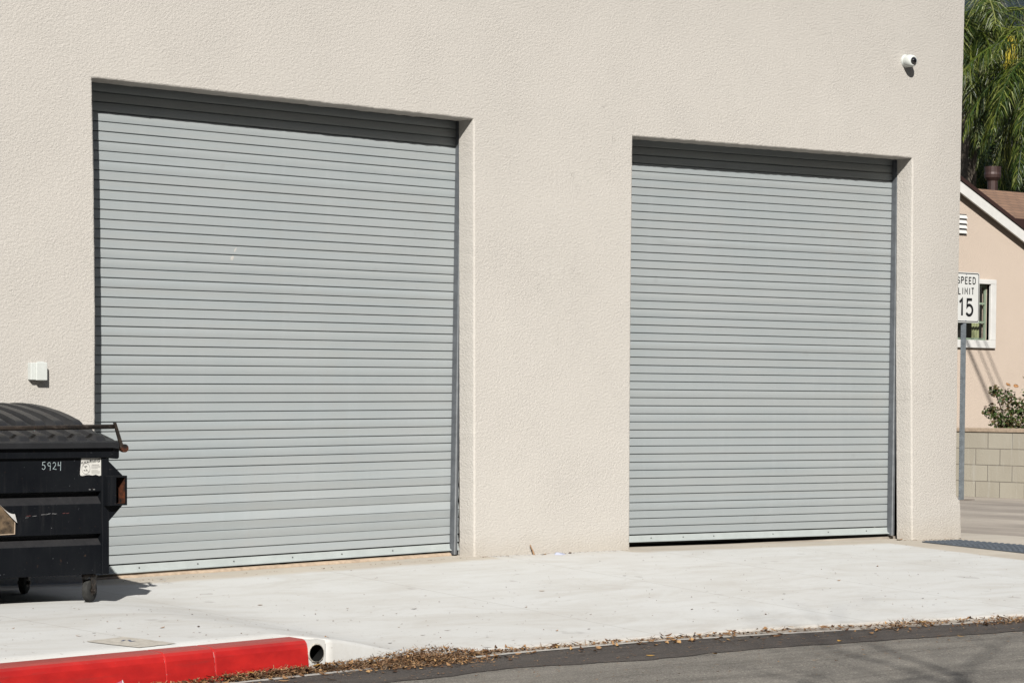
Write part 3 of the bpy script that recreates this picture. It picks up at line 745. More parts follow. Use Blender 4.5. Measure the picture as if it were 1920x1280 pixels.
for a, b in ((-2.8, -2.2), (-1.8, -1.13), (-1.09, -.9)):
    mb = MB(); mb.tube([(a, -.285, 1.302), ((a+b)/2, -.285, 1.306), (b, -.285, 1.303)], .012, 8)
    mb.build('hinge_rod', 'black_steel', ds)
# lock bar
mb = MB(); mb.tube([(XL-.1, YF-.01, 1.188), (-1.5, YF-.01, 1.189), (-.722, YF-.01, 1.197)], .0145, 12); lb = mb.build('lock_bar', 'worn_rod', ds, smooth=True)
mb = MB(); mb.prism([(-.730, YF-.026, 1.222), (-.712, YF-.026, 1.222), (-.655, YF-.026, 1.062), (-.678, YF-.026, 1.055)], (0, .012, 0))
mb.build('bar_arm', 'worn_rod', ds)
mb = MB(); mb.tube([(-.74, YF-.01, 1.066), (-.655, YF-.01, 1.066)], .014, 12)
mb.prism([(-.652+.026*math.cos(R(a)), YF-.03, 1.062+.026*math.sin(R(a))) for a in range(0, 360, 30)], (0, .03, 0)); mb.build('pivot', 'rusty_steel', ds)
mb = MB(); mb.prism([(-.745, YF-.02, 1.0), (-.735, YF-.03, 1.085), (-.695, YF-.03, 1.085), (-.690, YF-.02, 1.005), (-.70, YF-.02, .996)], (0, .05, 0)); mb.build('pivot_bracket', 'black_steel', ds)
# casters
def caster(x, y, ang):
    z0 = H(x, y)+.001; r_ = .072; ax = Vector((math.cos(ang), math.sin(ang), 0)); ct = Vector((x, y, z0+r_))
    mb = MB(); mb.lathe(ct-ax*.022, ax, [(0, .03), (0, .060), (.006, .070), (.022, .073), (.038, .070), (.044, .060), (.044, .03)], 26)
    w = mb.build('wheel', 'tyre', ds, smooth=False); autosmooth(w, 35)
    mb = MB(); mb.lathe(ct-ax*.020, ax, [(0, 0), (0, .046), (.004, .048), (.036, .048), (.040, .046), (.040, 0)], 18)
    mb.lathe(ct-ax*.042, ax, [(0, 0), (0, .012), (.084, .012), (.084, 0)], 10); mb.build('hub', 'worn_rod', w)
    mb = MB(); f = Vector((-ax.y, ax.x, 0))
    for s_ in (-1, 1):
        o_ = ct+ax*(.030*s_)
        mb.prism([o_+f*.012+Vector((0, 0, -.018)), o_-f*.012+Vector((0, 0, -.018)), o_-f*.045+Vector((0, 0, .088)), o_+f*.03+Vector((0, 0, .088))], ax*.005)
    c2 = ct+Vector((0, 0, .088)); mb.lathe(c2, (0, 0, 1), [(0, 0), (0, .048), (.012, .048), (.012, .035), (.026, .035), (.03, .05), (.30-.072-.088-(z0-.12)-.02, .05)], 16)
    mb.build('caster_fork', 'worn_rod', ds)
caster(-.845, -1.37, -1.0); caster(-.91, -.66, -.80); caster(-2.8, -1.3, 1.2); caster(-2.8, -.6, .2)
# stickers, writing
mb = MB()
top = [(-.950+i*.0243, 1.000) for i in range(7)]; mb2 = [(-.805, .975), (-.806, .93), (-.808, .897)]
bot = [(-.808, .894), (-.822, .8915), (-.845, .900), (-.868, .895), (-.89, .898), (-.915, .8975), (-.94, .893), (-.9525, .895)]
mb.quad(*[(x, YF-.0015, z) for x, z in [(-.9475, 1.002), (-.806, 1.002)]+mb2+bot+[(-.957, .905), (-.955, .93), (-.950, .97)]])
stk = mb.build('warning_sticker', 'sticker', ds)
mb = MB(); y = YF-.0022
text(mb, 'WARNING', (-.932, y, .970), (1, 0, .08), (.10, 0, 1), .0165, .0042, .24, 1.42)
strokes(mb, [[(0, 0), (.5, 1), (1, 0), (0, 0)]], (-.948, y, .970), (.013, 0, 0), (0, 0, .013), .003)
strokes(mb, [arc(.5, .5, .5, .5, 0, 360, 24), [(.14, .86), (.86, .14)]], (-.945, y, .905), (.058, 0, 0), (0, 0, .066), .0016)
strokes(mb, [[(.40, .66), (.55, .72), (.66, .70)], [(.22, .36), (.38, .28), (.30, .38)], [(.45, .34), (.52, .30), (.62, .34)], [(.36, .72), (.52, .64)]], (-.945, y, .905), (.058, 0, 0), (0, 0, .066), .0036)
mb.build('sticker_print', 'sticker_ink', stk)
mb = MB(); mb.box(-.875, -.822, y-.0002, y, .9585, .9625)
rs = random.Random(2)
for i in range(8):
    z = .952-.0065*i
    if i == 3: continue
    mb.box(-.877, -.877+rs.uniform(.045, .064), y-.0002, y, z-.0009, z+.0009)
mb.box(-.946, -.890, y-.0002, y, .9000, .9012); mb.build('sticker_print', 'sticker_grey', stk)
mb = MB(); x = -1.222
for g_, w_ in (('5h', .037), ('9h', .036), ('2h', .036), ('4h', .03)):
    strokes(mb, GL[g_], (x, YF-.001, .935 if g_ != '5h' else .937), (.042, 0, 0), (0, 0, .046), .0036); x += w_
mb.build('painted_number', 'chalk', ds)
mb = MB(); yy = YF-.0015
mb.quad((-1.75, yy, .538), (-1.409, yy, .546), (-1.406, yy, .655), (-1.44, yy, .672), (-1.52, yy, .735), (-1.75, yy, .735)); ps = mb.build('poster', 'poster', ds)
mb = MB(); mb.quad((-1.409, yy-.002, .546), (-1.406, yy-.002, .655), (-1.412, yy-.002, .655), (-1.415, yy-.002, .551), (-1.75, yy-.002, .543), (-1.75, yy-.002, .538)); mb.build('poster_border', 'mortar', ps)
mb = MB(); cr = []
for i in range(8):
    t_ = i/7; cr.append(((lerp(-1.52, -1.41, t_), yy-.003-.01*math.sin(t_*3.1), lerp(.735, .672, t_)-.02*math.sin(t_*3)+.0), (lerp(-1.50, -1.402, t_), yy-.016*math.sin(t_*2.2)-.004, lerp(.727, .640, t_)-.016*math.sin(t_*2)-.01)))
for a, b in zip(cr, cr[1:]): mb.quad(a[0], b[0], b[1], a[1])
mb.build('curled_corner', 'paper_back', ps)
rs = random.Random(5)
for (x0, x1, z_) in ((-1.23, -1.17, .657), (-1.29, -1.26, .648), (-1.34, -1.315, .640), (-1.20, -1.16, .6625), (-1.155, -1.12, .659)):
    mb = MB()
    for q in range(2):
        a = lerp(x0, x1, q*.45); b = a+(x1-x0)*.5; z = z_+rs.uniform(-.003, .003); mb.quad((a, YF-.001, z), (b, YF-.001, z+.003), (b+.004, YF-.001, z+.005), (a+.005, YF-.001, z+.0045))
    mb.build('paint_scrape', 'pale_scrape', ds)
for cx in (-.888, -.858): mb = MB(); mb.quad(*[(cx+.008*math.cos(R(a)), YF-.001, .808+.0035*math.sin(R(a))) for a in range(0, 360, 40)]); mb.build('paint_chip', 'pale_scrape', ds)  # two pale ovals: bright highlights on the steel, painted on
simple('red_scrape', (.10, .025, .022), .8)
for (x0, x1, z_) in ((-1.08, -1.06, .662), (-1.055, -1.035, .662), (-1.33, -1.30, .652)):
    mb = MB(); mb.quad((x0, YF-.001, z_), (x1, YF-.001, z_+.002), (x1, YF-.001, z_+.006), (x0, YF-.001, z_+.004)); mb.build('paint_scrape', 'red_scrape', ds)

# ------------------------------------------------------------------ tactile mat, drain, patch
mb = MB(); mat_c = [(8.33, -.215), (8.47, -1.60), (9.30, -1.50), (8.83, -.22)]
def hmat(X, Y): return max(H(X, Y), 0)+.006
mb.prism([(x, y, hmat(x, y)-.003) for x, y in mat_c], (0, 0, .008))
for i in range(9):
    for j in range(24):
        u = (i+.5)/9; v = (j+.5)/24
        a = [lerp(mat_c[0][q], mat_c[3][q], u) for q in (0, 1)]; b = [lerp(mat_c[1][q], mat_c[2][q], u) for q in (0, 1)]
        x, y = lerp(a[0], b[0], v), lerp(a[1], b[1], v)
        mb.lathe((x, y, hmat(x, y)+.004), (0, 0, 1), [(0, .021), (.005, .019), (.009, .012), (.009, 0)], 8)
tag(mb.build('tactile_mat', 'mat_grey', org=(8.7, -.8, .1)), 'dark grey dimpled tactile mat laid at the building corner', 'tactile mat')

t = thing('drain_pipe', 'round black drain outlet where the red curb ends', 'drain pipe', (-.86, -3.93, -.03))
dx, dz = -.948, -.001
mb = MB(); mb.lathe((dx, -3.962, dz), (0, 1, 0), [(0, .0445), (0, .0465), (.03, .0475)], 24); mb.lathe((dx, -3.962, dz), (0, 1, 0), [(0, .0445), (.10, .0445), (.101, 0)], 24)
mb.build('pipe', 'pipe_black', t, smooth=False)
mb = MB(); pr_ = []; n = 28
for j, (rr_, yy) in enumerate(((.0465, -3.960), (.049, -3.961), (.053, -3.955), (.056, -3.92))):
    pr_.append([(dx+(rr_+(.006*noise.noise(Vector((i*.6, j, 3))) if j > 0 else 0))*math.cos(2*math.pi*i/n), yy, dz+(rr_+(.008*noise.noise(Vector((i*.7, j, 9))) if j > 0 else 0))*math.sin(2*math.pi*i/n)) for i in range(n)])
for a, b in zip(pr_, pr_[1:]):
    for i in range(n): mb.quad(a[i], a[(i+1) % n], b[(i+1) % n], b[i])
mb.build('mortar_collar', 'patch_cement', t, smooth=True)
# concrete round the pipe: a face with a hole in it
mb = MB(); n = 32; hole = [(dx+.050*math.cos(2*math.pi*i/n), dz+.050*math.sin(2*math.pi*i/n)) for i in range(n)]
def sq(a):
    c_, s_ = math.cos(a), math.sin(a); k_ = min((.064 if c_ > 0 else .0515)/abs(c_) if abs(c_) > 1e-6 else 9, (.0705 if s_ > 0 else .13)/abs(s_) if abs(s_) > 1e-6 else 9); return (dx+c_*k_, dz+s_*k_)
outer = [sq(2*math.pi*i/n) for i in range(n)]
mb.add([(x, -3.950, z) for x, z in hole]+[(x, -3.950, z) for x, z in outer]+[(x, -3.70, z) for x, z in outer], [(i, (i+1) % n, n+(i+1) % n, n+i) for i in range(n)]+[(n+i, n+(i+1) % n, 2*n+(i+1) % n, 2*n+i) for i in range(n)])
tag(mb.build('kerb_end', 'new_concrete'), kind='structure')

mb = MB(); pc = [(-2.054, -3.395), (-1.767, -3.299), (-1.70, -3.74), (-1.98, -3.82)]
pp = []
for (a, b) in zip(pc, pc[1:]+pc[:1]):
    for i in range(8):
        x, y = lerp(a[0], b[0], i/8), lerp(a[1], b[1], i/8); x += rnd.uniform(-.008, .008); y += rnd.uniform(-.008, .008); pp.append((x, y, H(x, y)+.0035))
mb.quad(*pp); tag(mb.build('pavement_patch', 'patch_cement'), kind='structure')
mb = MB()
for a, b in (((-1.90, -3.50), (-1.86, -3.46)), ((-1.86, -3.52), (-1.84, -3.47)), ((-1.88, -3.55), (-1.84, -3.53))):
    mb.prism([(a[0], a[1], H(*a)+.0045), (b[0], b[1], H(*b)+.0045), (b[0]+.012, b[1]-.006, H(*b)+.0045), (a[0]+.012, a[1]-.006, H(*a)+.0045)], (0, 0, .0006))
tag(mb.build('survey_mark', 'blue_mark'), 'faded blue survey paint mark on the square cement patch', 'paint mark')

# ------------------------------------------------------------------ leaves and litter
def leaf(mb, x, y, z, L, W, yaw, tilt, curl, rn):
    n = 4; ca, sa = math.cos(yaw), math.sin(yaw); rows = []
    rm = Matrix.Rotation(yaw, 3, 'Z') @ Matrix.Rotation(tilt[0], 3, 'X') @ Matrix.Rotation(tilt[1], 3, 'Y')
    for i in range(n+1):
        t_ = i/n; w = W*math.sin(math.pi*min(1, t_*.92+.04))**.8*.5; zz_ = curl*L*(t_-.5)**2*2
        rows.append([rm @ Vector(((t_-.5)*L, -w, zz_+w*.12)), rm @ Vector(((t_-.5)*L, 0, zz_)), rm @ Vector(((t_-.5)*L, w, zz_+w*.12))])
    o = Vector((x, y, z)); low = min(v.z for r_ in rows for v in r_)
    vs = [v+o-Vector((0, 0, low)) for r_ in rows for v in r_]
    mb.add(vs, [(i*3+j, i*3+j+1, i*3+j+4, i*3+j+3) for i in range(n) for j in range(2)])
rl = random.Random(21)
def pile(x):  # litter amount along the gutter
    return interp(x, [-9, -3, -2.0, -1.6, -1.0, -.55, -.25, .10, .3, .6, 1.6, 2.6, 4.2, 6], [.7, .8, .7, .9, .9, 1.0, 1.25, 1.15, .55, .4, .22, .12, .16, .1])
mb = MB(); nb = MB()
for i in range(11000):
    x = rl.uniform(-3.4, 5.5) if rl.random() < .8 else rl.uniform(-1.6, .4); p = pile(x)
    if rl.random() > p: continue
    yc, yl = y_curb(x)-.05, y_lip(x); t_ = rl.random()**(1.5 if p < .5 else 1.0); y = lerp(yc, yl+.03, t_)
    hp = .045*p*p*math.sin(math.pi*clamp(.15+t_*.8))*rl.random()
    base = -.096+hp
    if rl.random() < .42: leaf(mb, x, y, base, rl.uniform(.012, .036), rl.uniform(.008, .019), rl.uniform(0, 6.3), (rl.uniform(-.45, .45), rl.uniform(-.4, .4)), rl.uniform(.1, .7), rl)
    else: 
        a = rl.uniform(0, 6.3); L = rl.uniform(.02, .06); d = Vector((math.cos(a)*L, math.sin(a)*L, rl.uniform(-.3, .5)*L)); p0 = Vector((x, y, base+.004)); w = Vector((-d.y, d.x, 0)).normalized()*.0014
        nb.quad(p0-w, p0+w, p0+d+w+Vector((0, 0, .001)), p0+d-w)
def clump(cx, cy, sx, sy, n, h):
    for i in range(n):
        x = rl.gauss(cx, sx); y = rl.gauss(cy, sy); e = math.exp(-((x-cx)/sx)**2*.5-((y-cy)/sy)**2*.5)
        z = (stz(y)+.007 if y < y_lip(x) else -.09)+h*e*rl.random()
        if rl.random() < .45: leaf(mb, x, y, z, rl.uniform(.012, .036), rl.uniform(.007, .016), rl.uniform(0, 6.3), (rl.uniform(-.5, .5), rl.uniform(-.4, .4)), rl.uniform(.1, .7), rl)
        else:
            a = rl.uniform(0, 6.3); L = rl.uniform(.02, .07); d = Vector((math.cos(a)*L, math.sin(a)*L, rl.uniform(-.2, .4)*L)); p0 = Vector((x, y, z+.003)); w = Vector((-d.y, d.x, 0)).normalized()*.0014
            nb.quad(p0-w, p0+w, p0+d+w+Vector((0, 0, .001)), p0+d-w)
clump(-.28, -4.06, .20, .085, 1500, .055); clump(-.55, -4.12, .14, .05, 260, .03)
clump(3.62, -4.17, .18, .035, 380, .05); clump(4.35, -4.35, .2, .04, 260, .03); clump(4.75, -4.45, .25, .04, 260, .03)
for i in range(330):      # whole leaves, lighter and larger, lying loose along the edge
    x = rl.uniform(-3, 5.4); y = rl.choice([lerp(y_curb(x)-.05, y_lip(x), rl.random()), y_lip(x)-abs(rl.gauss(0, .12))])
    leaf(mb, x, y, (stz(y)+.008 if y < y_lip(x) else -.085+.02*pile(x)), rl.uniform(.030, .062), rl.uniform(.016, .030), rl.uniform(0, 6.3), (rl.uniform(-.3, .3), rl.uniform(-.3, .3)), rl.uniform(.1, .5), rl)
# scattered specks on the asphalt
for i in range(1500):
    x = rl.uniform(-2.5, 6.5); y = y_lip(x)-abs(rl.gauss(0, .9)); z = stz(y)+.009
    if rl.random() < .3: leaf(mb, x, y, z, rl.uniform(.012, .03), rl.uniform(.006, .014), rl.uniform(0, 6.3), (0, 0), .3, rl)
    else:
        a = rl.gauss(.1, .7); L = rl.uniform(.015, .05); d = Vector((math.cos(a)*L, math.sin(a)*L, 0)); p0 = Vector((x, y, z)); w = Vector((-d.y, d.x, 0)).normalized()*.0018
        nb.quad(p0-w, p0+w, p0+d+w, p0+d-w)
tag(mb.build('leaf_litter', 'dry_leaf'), 'drift of crushed brown leaves lying along the gutter', 'leaf litter', kind='stuff')
tag(nb.build('needle_litter', 'dry_needle'), 'fine dry twigs and needles scattered along the gutter', 'twig litter', kind='stuff')
# crumbs on the concrete
cb = MB()
for i in range(900):
    x = rl.uniform(-3, 8.2); y = y_curb(x)*(rl.random()**.75)
    z = H(x, y)+.002; L = rl.uniform(.004, .020); a = rl.gauss(0, .8)
    leaf(cb, x, y, z, L, L*rl.uniform(.25, .6), a, (0, 0), .3, rl)
for i in range(260):
    x = rl.choice([rl.uniform(3.4, 4.95), rl.uniform(-.1, 3.3), rl.uniform(8.3, 9.1)]); y = -.012-abs(rl.gauss(0, .035)); L = rl.uniform(.005, .022)
    leaf(cb, x, y, H(x, y)+.002, L, L*rl.uniform(.3, .6), rl.gauss(0, .9), (rl.uniform(-.3, .3), 0), .3, rl)
tag(cb.build('pavement_crumbs', 'dry_needle'), 'tiny dry crumbs scattered over the pale concrete', 'debris', kind='stuff')
def one_leaf(x, y, L, W, yaw, mat, name, label, group=None, road=False, z=None):
    mb = MB(); zz_ = z if z is not None else (stz(y)+.008 if road else H(x, y)+.002)
    leaf(mb, x, y, zz_, L, W, yaw, (rl.uniform(-.2, .2), rl.uniform(-.12, .12)), rl.uniform(.05, .3), rl)
    o = mb.build(name, mat, org=(x, y, zz_)); return tag(o, label, 'leaf', group)
G1 = 'brown leaves on the pale concrete'
spots = [(-1.80,-3.05),(-1.95,-3.15),(-1.33,-3.0),(-1.12,-3.05),(-1.55,-2.9),(-2.05,-2.6),(-.62,-2.2),(.45,-3.1),(.72,-3.0),(.05,-3.3),(1.35,-3.3),(1.60,-3.32),(1.15,-2.1),(2.55,-1.75),(2.9,-2.9),(4.1,-2.6),(.35,-1.5),(1.9,-2.35),(3.7,-1.35),(5.1,-2.2),(6.2,-1.6),(4.9,-3.2),(3.2,-3.3),(-.45,-3.35)]
near = {0: 'left of the square cement patch, nearer the curb', 1: 'between the square cement patch and the left picture edge', 2: 'just behind the square cement patch', 5: 'in front of the dumpster, far from its wheel',
        6: 'nearest to the dumpster shadow tip', 9: 'above the widest heap of gutter litter', 13: 'in front of the wall between the two doors', 18: 'closest to the foot of the right door', 20: 'below the right door, toward the building corner', 21: 'near the gutter at the far right', 15: 'below the left edge of the right door'}
for i, (x, y) in enumerate(spots):
    one_leaf(x, y, rl.uniform(.022, .048), rl.uniform(.009, .018), rl.gauss(.1, .5), ('tan_leaf', 'brown_leaf')[i % 3 == 0], 'fallen_leaf', 'small dry brown leaf '+near[i] if i in near else 'small dry brown leaf lying loose on the pale concrete pavement', G1)
ORD = ['leftmost', 'second from the left', 'third from the left', 'fourth from the left', 'fifth from the left', 'sixth from the left', 'seventh from the left', 'rightmost']
for i, (x, y) in enumerate(sorted([(4.3, -4.62), (1.33, -4.72), (.98, -4.55), (2.5, -4.62), (3.3, -4.9)])):
    one_leaf(x, y, .05, .028, rl.uniform(0, 3), 'yellow_leaf', 'yellow_leaf', 'yellow fallen leaf on the dark asphalt road, '+(ORD[:4]+['rightmost'])[i], 'yellow leaves on the asphalt', True)
for i, (x, y) in enumerate(sorted([(-1.02, -4.06), (-1.16, -4.1), (.33, -3.86), (.92, -3.8), (3.9, -4.06), (4.25, -4.1), (-1.5, -4.15)])):
    one_leaf(x, y, .06, .036, rl.uniform(0, 3), 'yellow_leaf', 'yellow_leaf', 'pale yellow leaf resting on the gutter litter, '+(ORD[:6]+['rightmost'])[i], 'yellow leaves in the gutter', z=-.055 if x < .5 else -.085)
one_leaf(4.03, -.05, .05, .03, .4, 'tan_leaf', 'fallen_leaf', 'curled tan leaf between the upright twig and the blue paper scrap', z=.155)
one_leaf(4.30, -.05, .05, .028, 1.0, 'brown_leaf', 'fallen_leaf', 'curled brown leaf just right of the blue paper scrap', z=.155)
one_leaf(8.30, .02, .10, .05, .3, 'tan_leaf', 'fallen_leaf', 'crumpled brown leaf caught at the foot of the right door', z=.125)
mb = MB(); mb.tube([(3.93, -.045, .15), (3.925, -.03, .19), (3.905, -.02, .235)], [.008, .006, .004], 6); tag(mb.build('twig', 'tan_leaf', org=(3.93, -.04, .15)), 'curled brown twig standing against the wall between the doors', 'twig')
mb = MB(); mb.add([(4.09, -.10, .152), (4.16, -.13, .150), (4.23, -.09, .150), (4.15, -.04, .165), (4.13, -.085, .172), (4.19, -.07, .166)], [(0, 1, 4), (1, 2, 5, 4), (4, 5, 3), (0, 4, 3), (2, 3, 5)])
tag(mb.build('paper_scrap', 'blue_paper', org=(4.15, -.08, .15)), 'crumpled pale blue paper scrap at the foot of the wall', 'paper scrap')
t = thing('paper_cup', 'crushed pink paper cup lying in the gutter litter', 'paper cup', (-2.39, -4.28, -.09))
ctr = Vector((-2.42, -4.36, -.055)); ax = Vector((.75, -.45, .25)).normalized()
mb = MB(); mb.lathe(ctr-ax*.07, ax, [(0, 0), (0, .028), (.09, .036)], 20); mb.build('cup', 'cup_pink', t, smooth=False)
mb = MB(); mb.lathe(ctr+ax*.02, ax, [(0, .036), (.001, .039), (.004, .039), (.005, .035), (-.02, .033)], 20); mb.build('cup_rim', 'white_plastic', t)

# ------------------------------------------------------------------ speed sign
SX, SY = 16.218, 5.93
t = thing('speed_limit_sign', 'white speed limit 15 sign on a perforated steel post', 'road sign', (SX, SY+.03, .10))
mb = MB(); zt_ = 2.95; z0 = .09
prof = [(-.042, .030), (-.030, .030), (-.024, .0), (.024, .0), (.030, .030), (.042, .030), (.042, .034), (.027, .034), (.021, .004), (-.021, .004), (-.027, .034), (-.042, .034)]
mb.add([(SX+a, SY+.01+b, z0) for a, b in prof]+[(SX+a, SY+.01+b, zt_) for a, b in prof], [(i, (i+1) % 12, 12+(i+1) % 12, 12+i) for i in range(12)])
mb.cur = 1
for side_ in (-1, 1):
    z = .16
    while z < 2.4:
        mb.quad(*[(SX+side_*.036+.0048*math.cos(R(a)), SY+.01+.0292, z+.0048*math.sin(R(a))) for a in range(0, 360, 45)]); z += .0254*1.25
post = mb.build('post', ['galvanised', 'sign_black'], t)
def rrect(cx, cz, hw, hh, r_, y, n=6):
    P = []
    for sx_, sz_, a0 in ((1, 1, 0), (-1, 1, 90), (-1, -1, 180), (1, -1, 270)):
        for i in range(n+1):
            a = R(a0+90*i/n); P.append((cx+sx_*(hw-r_)+r_*math.cos(a), y, cz+sz_*(hh-r_)+r_*math.sin(a)))
    return P
cz_, hw, hh = 2.693, .262, .320; yS = SY
mb = MB(); mb.prism(rrect(SX, cz_, hw, hh, .035, yS), (0, .002, 0)); pn = mb.build('panel', 'sign_white', t)
mb = MB(); A = rrect(SX, cz_, hw-.010, hh-.010, .028, yS-.0012); B = rrect(SX, cz_, hw-.021, hh-.021, .022, yS-.0012); n = len(A)
mb.add(A+B, [(i, (i+1) % n, n+(i+1) % n, n+i) for i in range(n)]); mb.build('border', 'sign_black', pn)
mb = MB(); y = yS-.0008
def ctext(s_, cz0, h, w, gap, sx):
    wd = sum((max(p[0] for pl in GL[c] for p in pl)+gap) for c in s_)*h*sx-gap*h*sx
    text(mb, s_, (SX-wd/2, y, cz0), (1, 0, 0), (0, 0, 1), h, w, gap, sx)
ctext('SPEED', 2.868, .080, .0145, .27, 1.22); ctext('LIMIT', 2.733, .080, .0145, .42, 1.12)
mb.build('lettering', 'sign_black', pn); mb = MB(); ctext('15', 2.462, .212, .036, .32, 1.12); mb.build('numeral', 'sign_black', pn)
for zc in (2.990, 2.395):
    mb = MB(); mb.lathe((SX, yS-.001, zc), (0, -1, 0), [(0, .008), (.006, .007), (.007, 0)], 8); mb.build('bolt', 'galvanised', t)
mb = MB(); mb.prism([(SX+.14*math.cos(R(a))+.1, SY+.04+.09*math.sin(R(a)), .101) for a in range(0, 360, 24)], (0, 0, .008))
tag(mb.build('soil_ring', 'brown_leaf'), kind='structure')

# ------------------------------------------------------------------ block wall
bw = thing('block_wall', 'low beige concrete block garden wall with a flat cap', 'wall', (17.3, 12, .1))
mb = MB(); mb.box(17.2, 17.4, 5.2, 40, .0, .965); mb.box(17.4, 60, 5.2, 5.4, 0, .965); mb.build('blocks', 'block_wall_face', bw)
mb = MB(); mb.box(17.185, 17.415, 5.185, 40, .965, 1.018); mb.box(17.4152, 60, 5.185, 5.415, .965, 1.018); mb.build('cap', 'mortar', bw, bevel=.006)

# ------------------------------------------------------------------ house
HY = 14.3
hs = thing('stucco_house', 'peach stucco house with white rake board behind the block wall', 'house', (26, HY+4, .1))
ax_, az_ = 25.80, 5.24; SL = .445; hw_ = 3.6
mb = MB(); wz = az_-.10
outl = [(ax_-hw_, .1), (ax_+hw_, .1), (ax_+hw_, wz-hw_*SL), (ax_, wz), (ax_-hw_, wz-hw_*SL)]
win = (25.02, 26.84, 2.455, 3.46)
# gable wall as strips round the window
def gt(x): return wz-abs(x-ax_)*SL
w0, w1, w2, w3 = win
for poly in ([(ax_-hw_, .1), (w0, .1), (w0, gt(w0)), (ax_-hw_, gt(ax_-hw_))], [(w1, .1), (ax_+hw_, .1), (ax_+hw_, gt(ax_+hw_)), (w1, gt(w1))],
             [(w0, .1), (w1, .1), (w1, w2), (w0, w2)], [(w0, w3), (w1, w3), (w1, gt(w1)), (ax_, gt(ax_)), (w0, gt(w0))]):
    mb.quad(*[(x, HY, z) for x, z in poly])
for a, b in (((w0, w2), (w1, w2)), ((w1, w2), (w1, w3)), ((w1, w3), (w0, w3)), ((w0, w3), (w0, w2))):
    mb.quad((a[0], HY, a[1]), (b[0], HY, b[1]), (b[0], HY+.16, b[1]), (a[0], HY+.16, a[1]))
for X in (ax_-hw_, ax_+hw_): mb.quad((X, HY, .1), (X, HY+10, .1), (X, HY+10, gt(X)), (X, HY, gt(X)))
mb.quad(*[(x, HY+10, z) for x, z in outl])
mb.quad((ax_+hw_, HY+.6, .1), (ax_+hw_+6, HY+.6, .1), (ax_+hw_+6, HY+.6, 4.3), (ax_+hw_, HY+.6, 4.3))
mb.build('wall', 'house_stucco', hs)
mb = MB(); mb.box(w0-.4, w1+.4, HY+.9, HY+.92, 1.8, 4); mb.box(w0-.4, w1+.4, HY+.2, HY+.9, 1.78, 1.8); mb.build('interior', 'room_dark', hs)
def beam(mb, x0, z0, x1, z1, y0, y1, t_):  # sloped board, thickness downward t_
    mb.add([(x0, y0, z0), (x1, y0, z1), (x1, y0, z1-t_), (x0, y0, z0-t_), (x0, y1, z0), (x1, y1, z1), (x1, y1, z1-t_), (x0, y1, z0-t_)],
           [(0, 3, 2, 1), (4, 5, 6, 7), (0, 1, 5, 4), (1, 2, 6, 5), (2, 3, 7, 6), (3, 0, 4, 7)])
ov = .42; ry = HY-.12
mb = MB()
for s_ in (-1, 1): beam(mb, ax_, az_+.03, ax_+s_*(hw_+ov), az_+.03-(hw_+ov)*SL, ry-.02, ry+.02, .20)
mb.build('rake_board', 'white_trim', hs)
mb = MB()
for s_ in (-1, 1): beam(mb, ax_, az_+.105, ax_+s_*(hw_+ov+.02), az_+.105-(hw_+ov+.02)*SL, ry-.05, ry+.05, .072)
mb.build('roof_edge', 'fascia_brown', hs)
mb = MB()
for s_ in (-1, 1): beam(mb, ax_, az_+.11, ax_+s_*(hw_+ov), az_+.11-(hw_+ov)*SL, ry+.052, HY+10.3, .10)
rz0, ry0, ry1 = 4.66, HY+.05, HY+2.2
# cross roof whose slope faces the street
mb.quad((ax_+1.2, ry0, rz0), (ax_+11, ry0, rz0), (ax_+11, ry0+1.55, 5.36), (ax_, ry0+1.55, 5.36))
mb.quad((ax_+11, ry0+1.55, 5.36), (ax_, ry0+1.55, 5.36), (ax_, ry0+4, 4.3), (ax_+11, ry0+4, 4.3))
mb.build('roof', 'shingles', hs)
mb = MB(); mb.box(ax_+1.32, ax_+11, ry0-.06, ry0, rz0-.09, rz0+.02); mb.build('gutter', 'fascia_brown', hs)
mb = MB(); mb.box(ax_+1.4, ax_+11, ry0-.03, ry0+.55, rz0-.42, rz0-.095); mb.build('soffit', 'white_trim', hs)
mb = MB(); mb.tube([(29.20, HY+1.9, 5.02), (29.20, HY+1.9, 5.61)], .10, 16); mb.tube([(29.20, HY+1.9, 5.57), (29.20, HY+1.9, 5.63), (29.20, HY+1.9, 5.69), (29.20, HY+1.9, 5.73), (29.20, HY+1.9, 5.84)], [.105, .155, .165, .155, .160], 18)
mb.build('flue_pipe', 'pipe_brown', hs, smooth=False)
vt = MB(); vt.box(25.72, 26.17, HY-.012, HY-.002, 4.33, 4.68); v_ = vt.build('gable_vent', 'sign_black', hs)
mb = MB()
for i in range(4):
    z = 4.345+i*.088; mb.add([(25.72, HY-.045, z), (26.165, HY-.045, z), (26.165, HY-.013, z+.055), (25.72, HY-.013, z+.055), (25.72, HY-.045, z-.008), (26.165, HY-.045, z-.008)], [(0, 1, 2, 3), (0, 4, 5, 1)])
mb.build('louvre', 'white_trim', v_)
mb = MB(); tw = .145
for a in ((w0-tw, w1+tw, w3, w3+.085), (w0-tw, w1+tw, w2-.14, w2), (w0-tw, w0, w2, w3), (w1, w1+tw, w2, w3)): mb.box(a[0], a[1], HY-.05, HY+.06, a[2], a[3])
wd = mb.build('window', 'white_trim', hs, bevel=.008)
mb = MB(); y0, y1 = HY+.065, HY+.10; wm = (w0+w1)/2
mb.box(w0+.0, w1, y0, y1, w3-.05, w3-.001); mb.box(w0, w1, y0, y1, w2+.001, w2+.04); mb.box(w1-.035, w1-.001, y0, y1, w2+.04, w3-.05); mb.box(w0+.001, w0+.035, y0, y1, w2+.04, w3-.05)
for x in (25.35, 25.80, 26.26, ): mb.box(x-.018, x+.018, y0+.002, y1-.002, w2+.04, w3-.05)
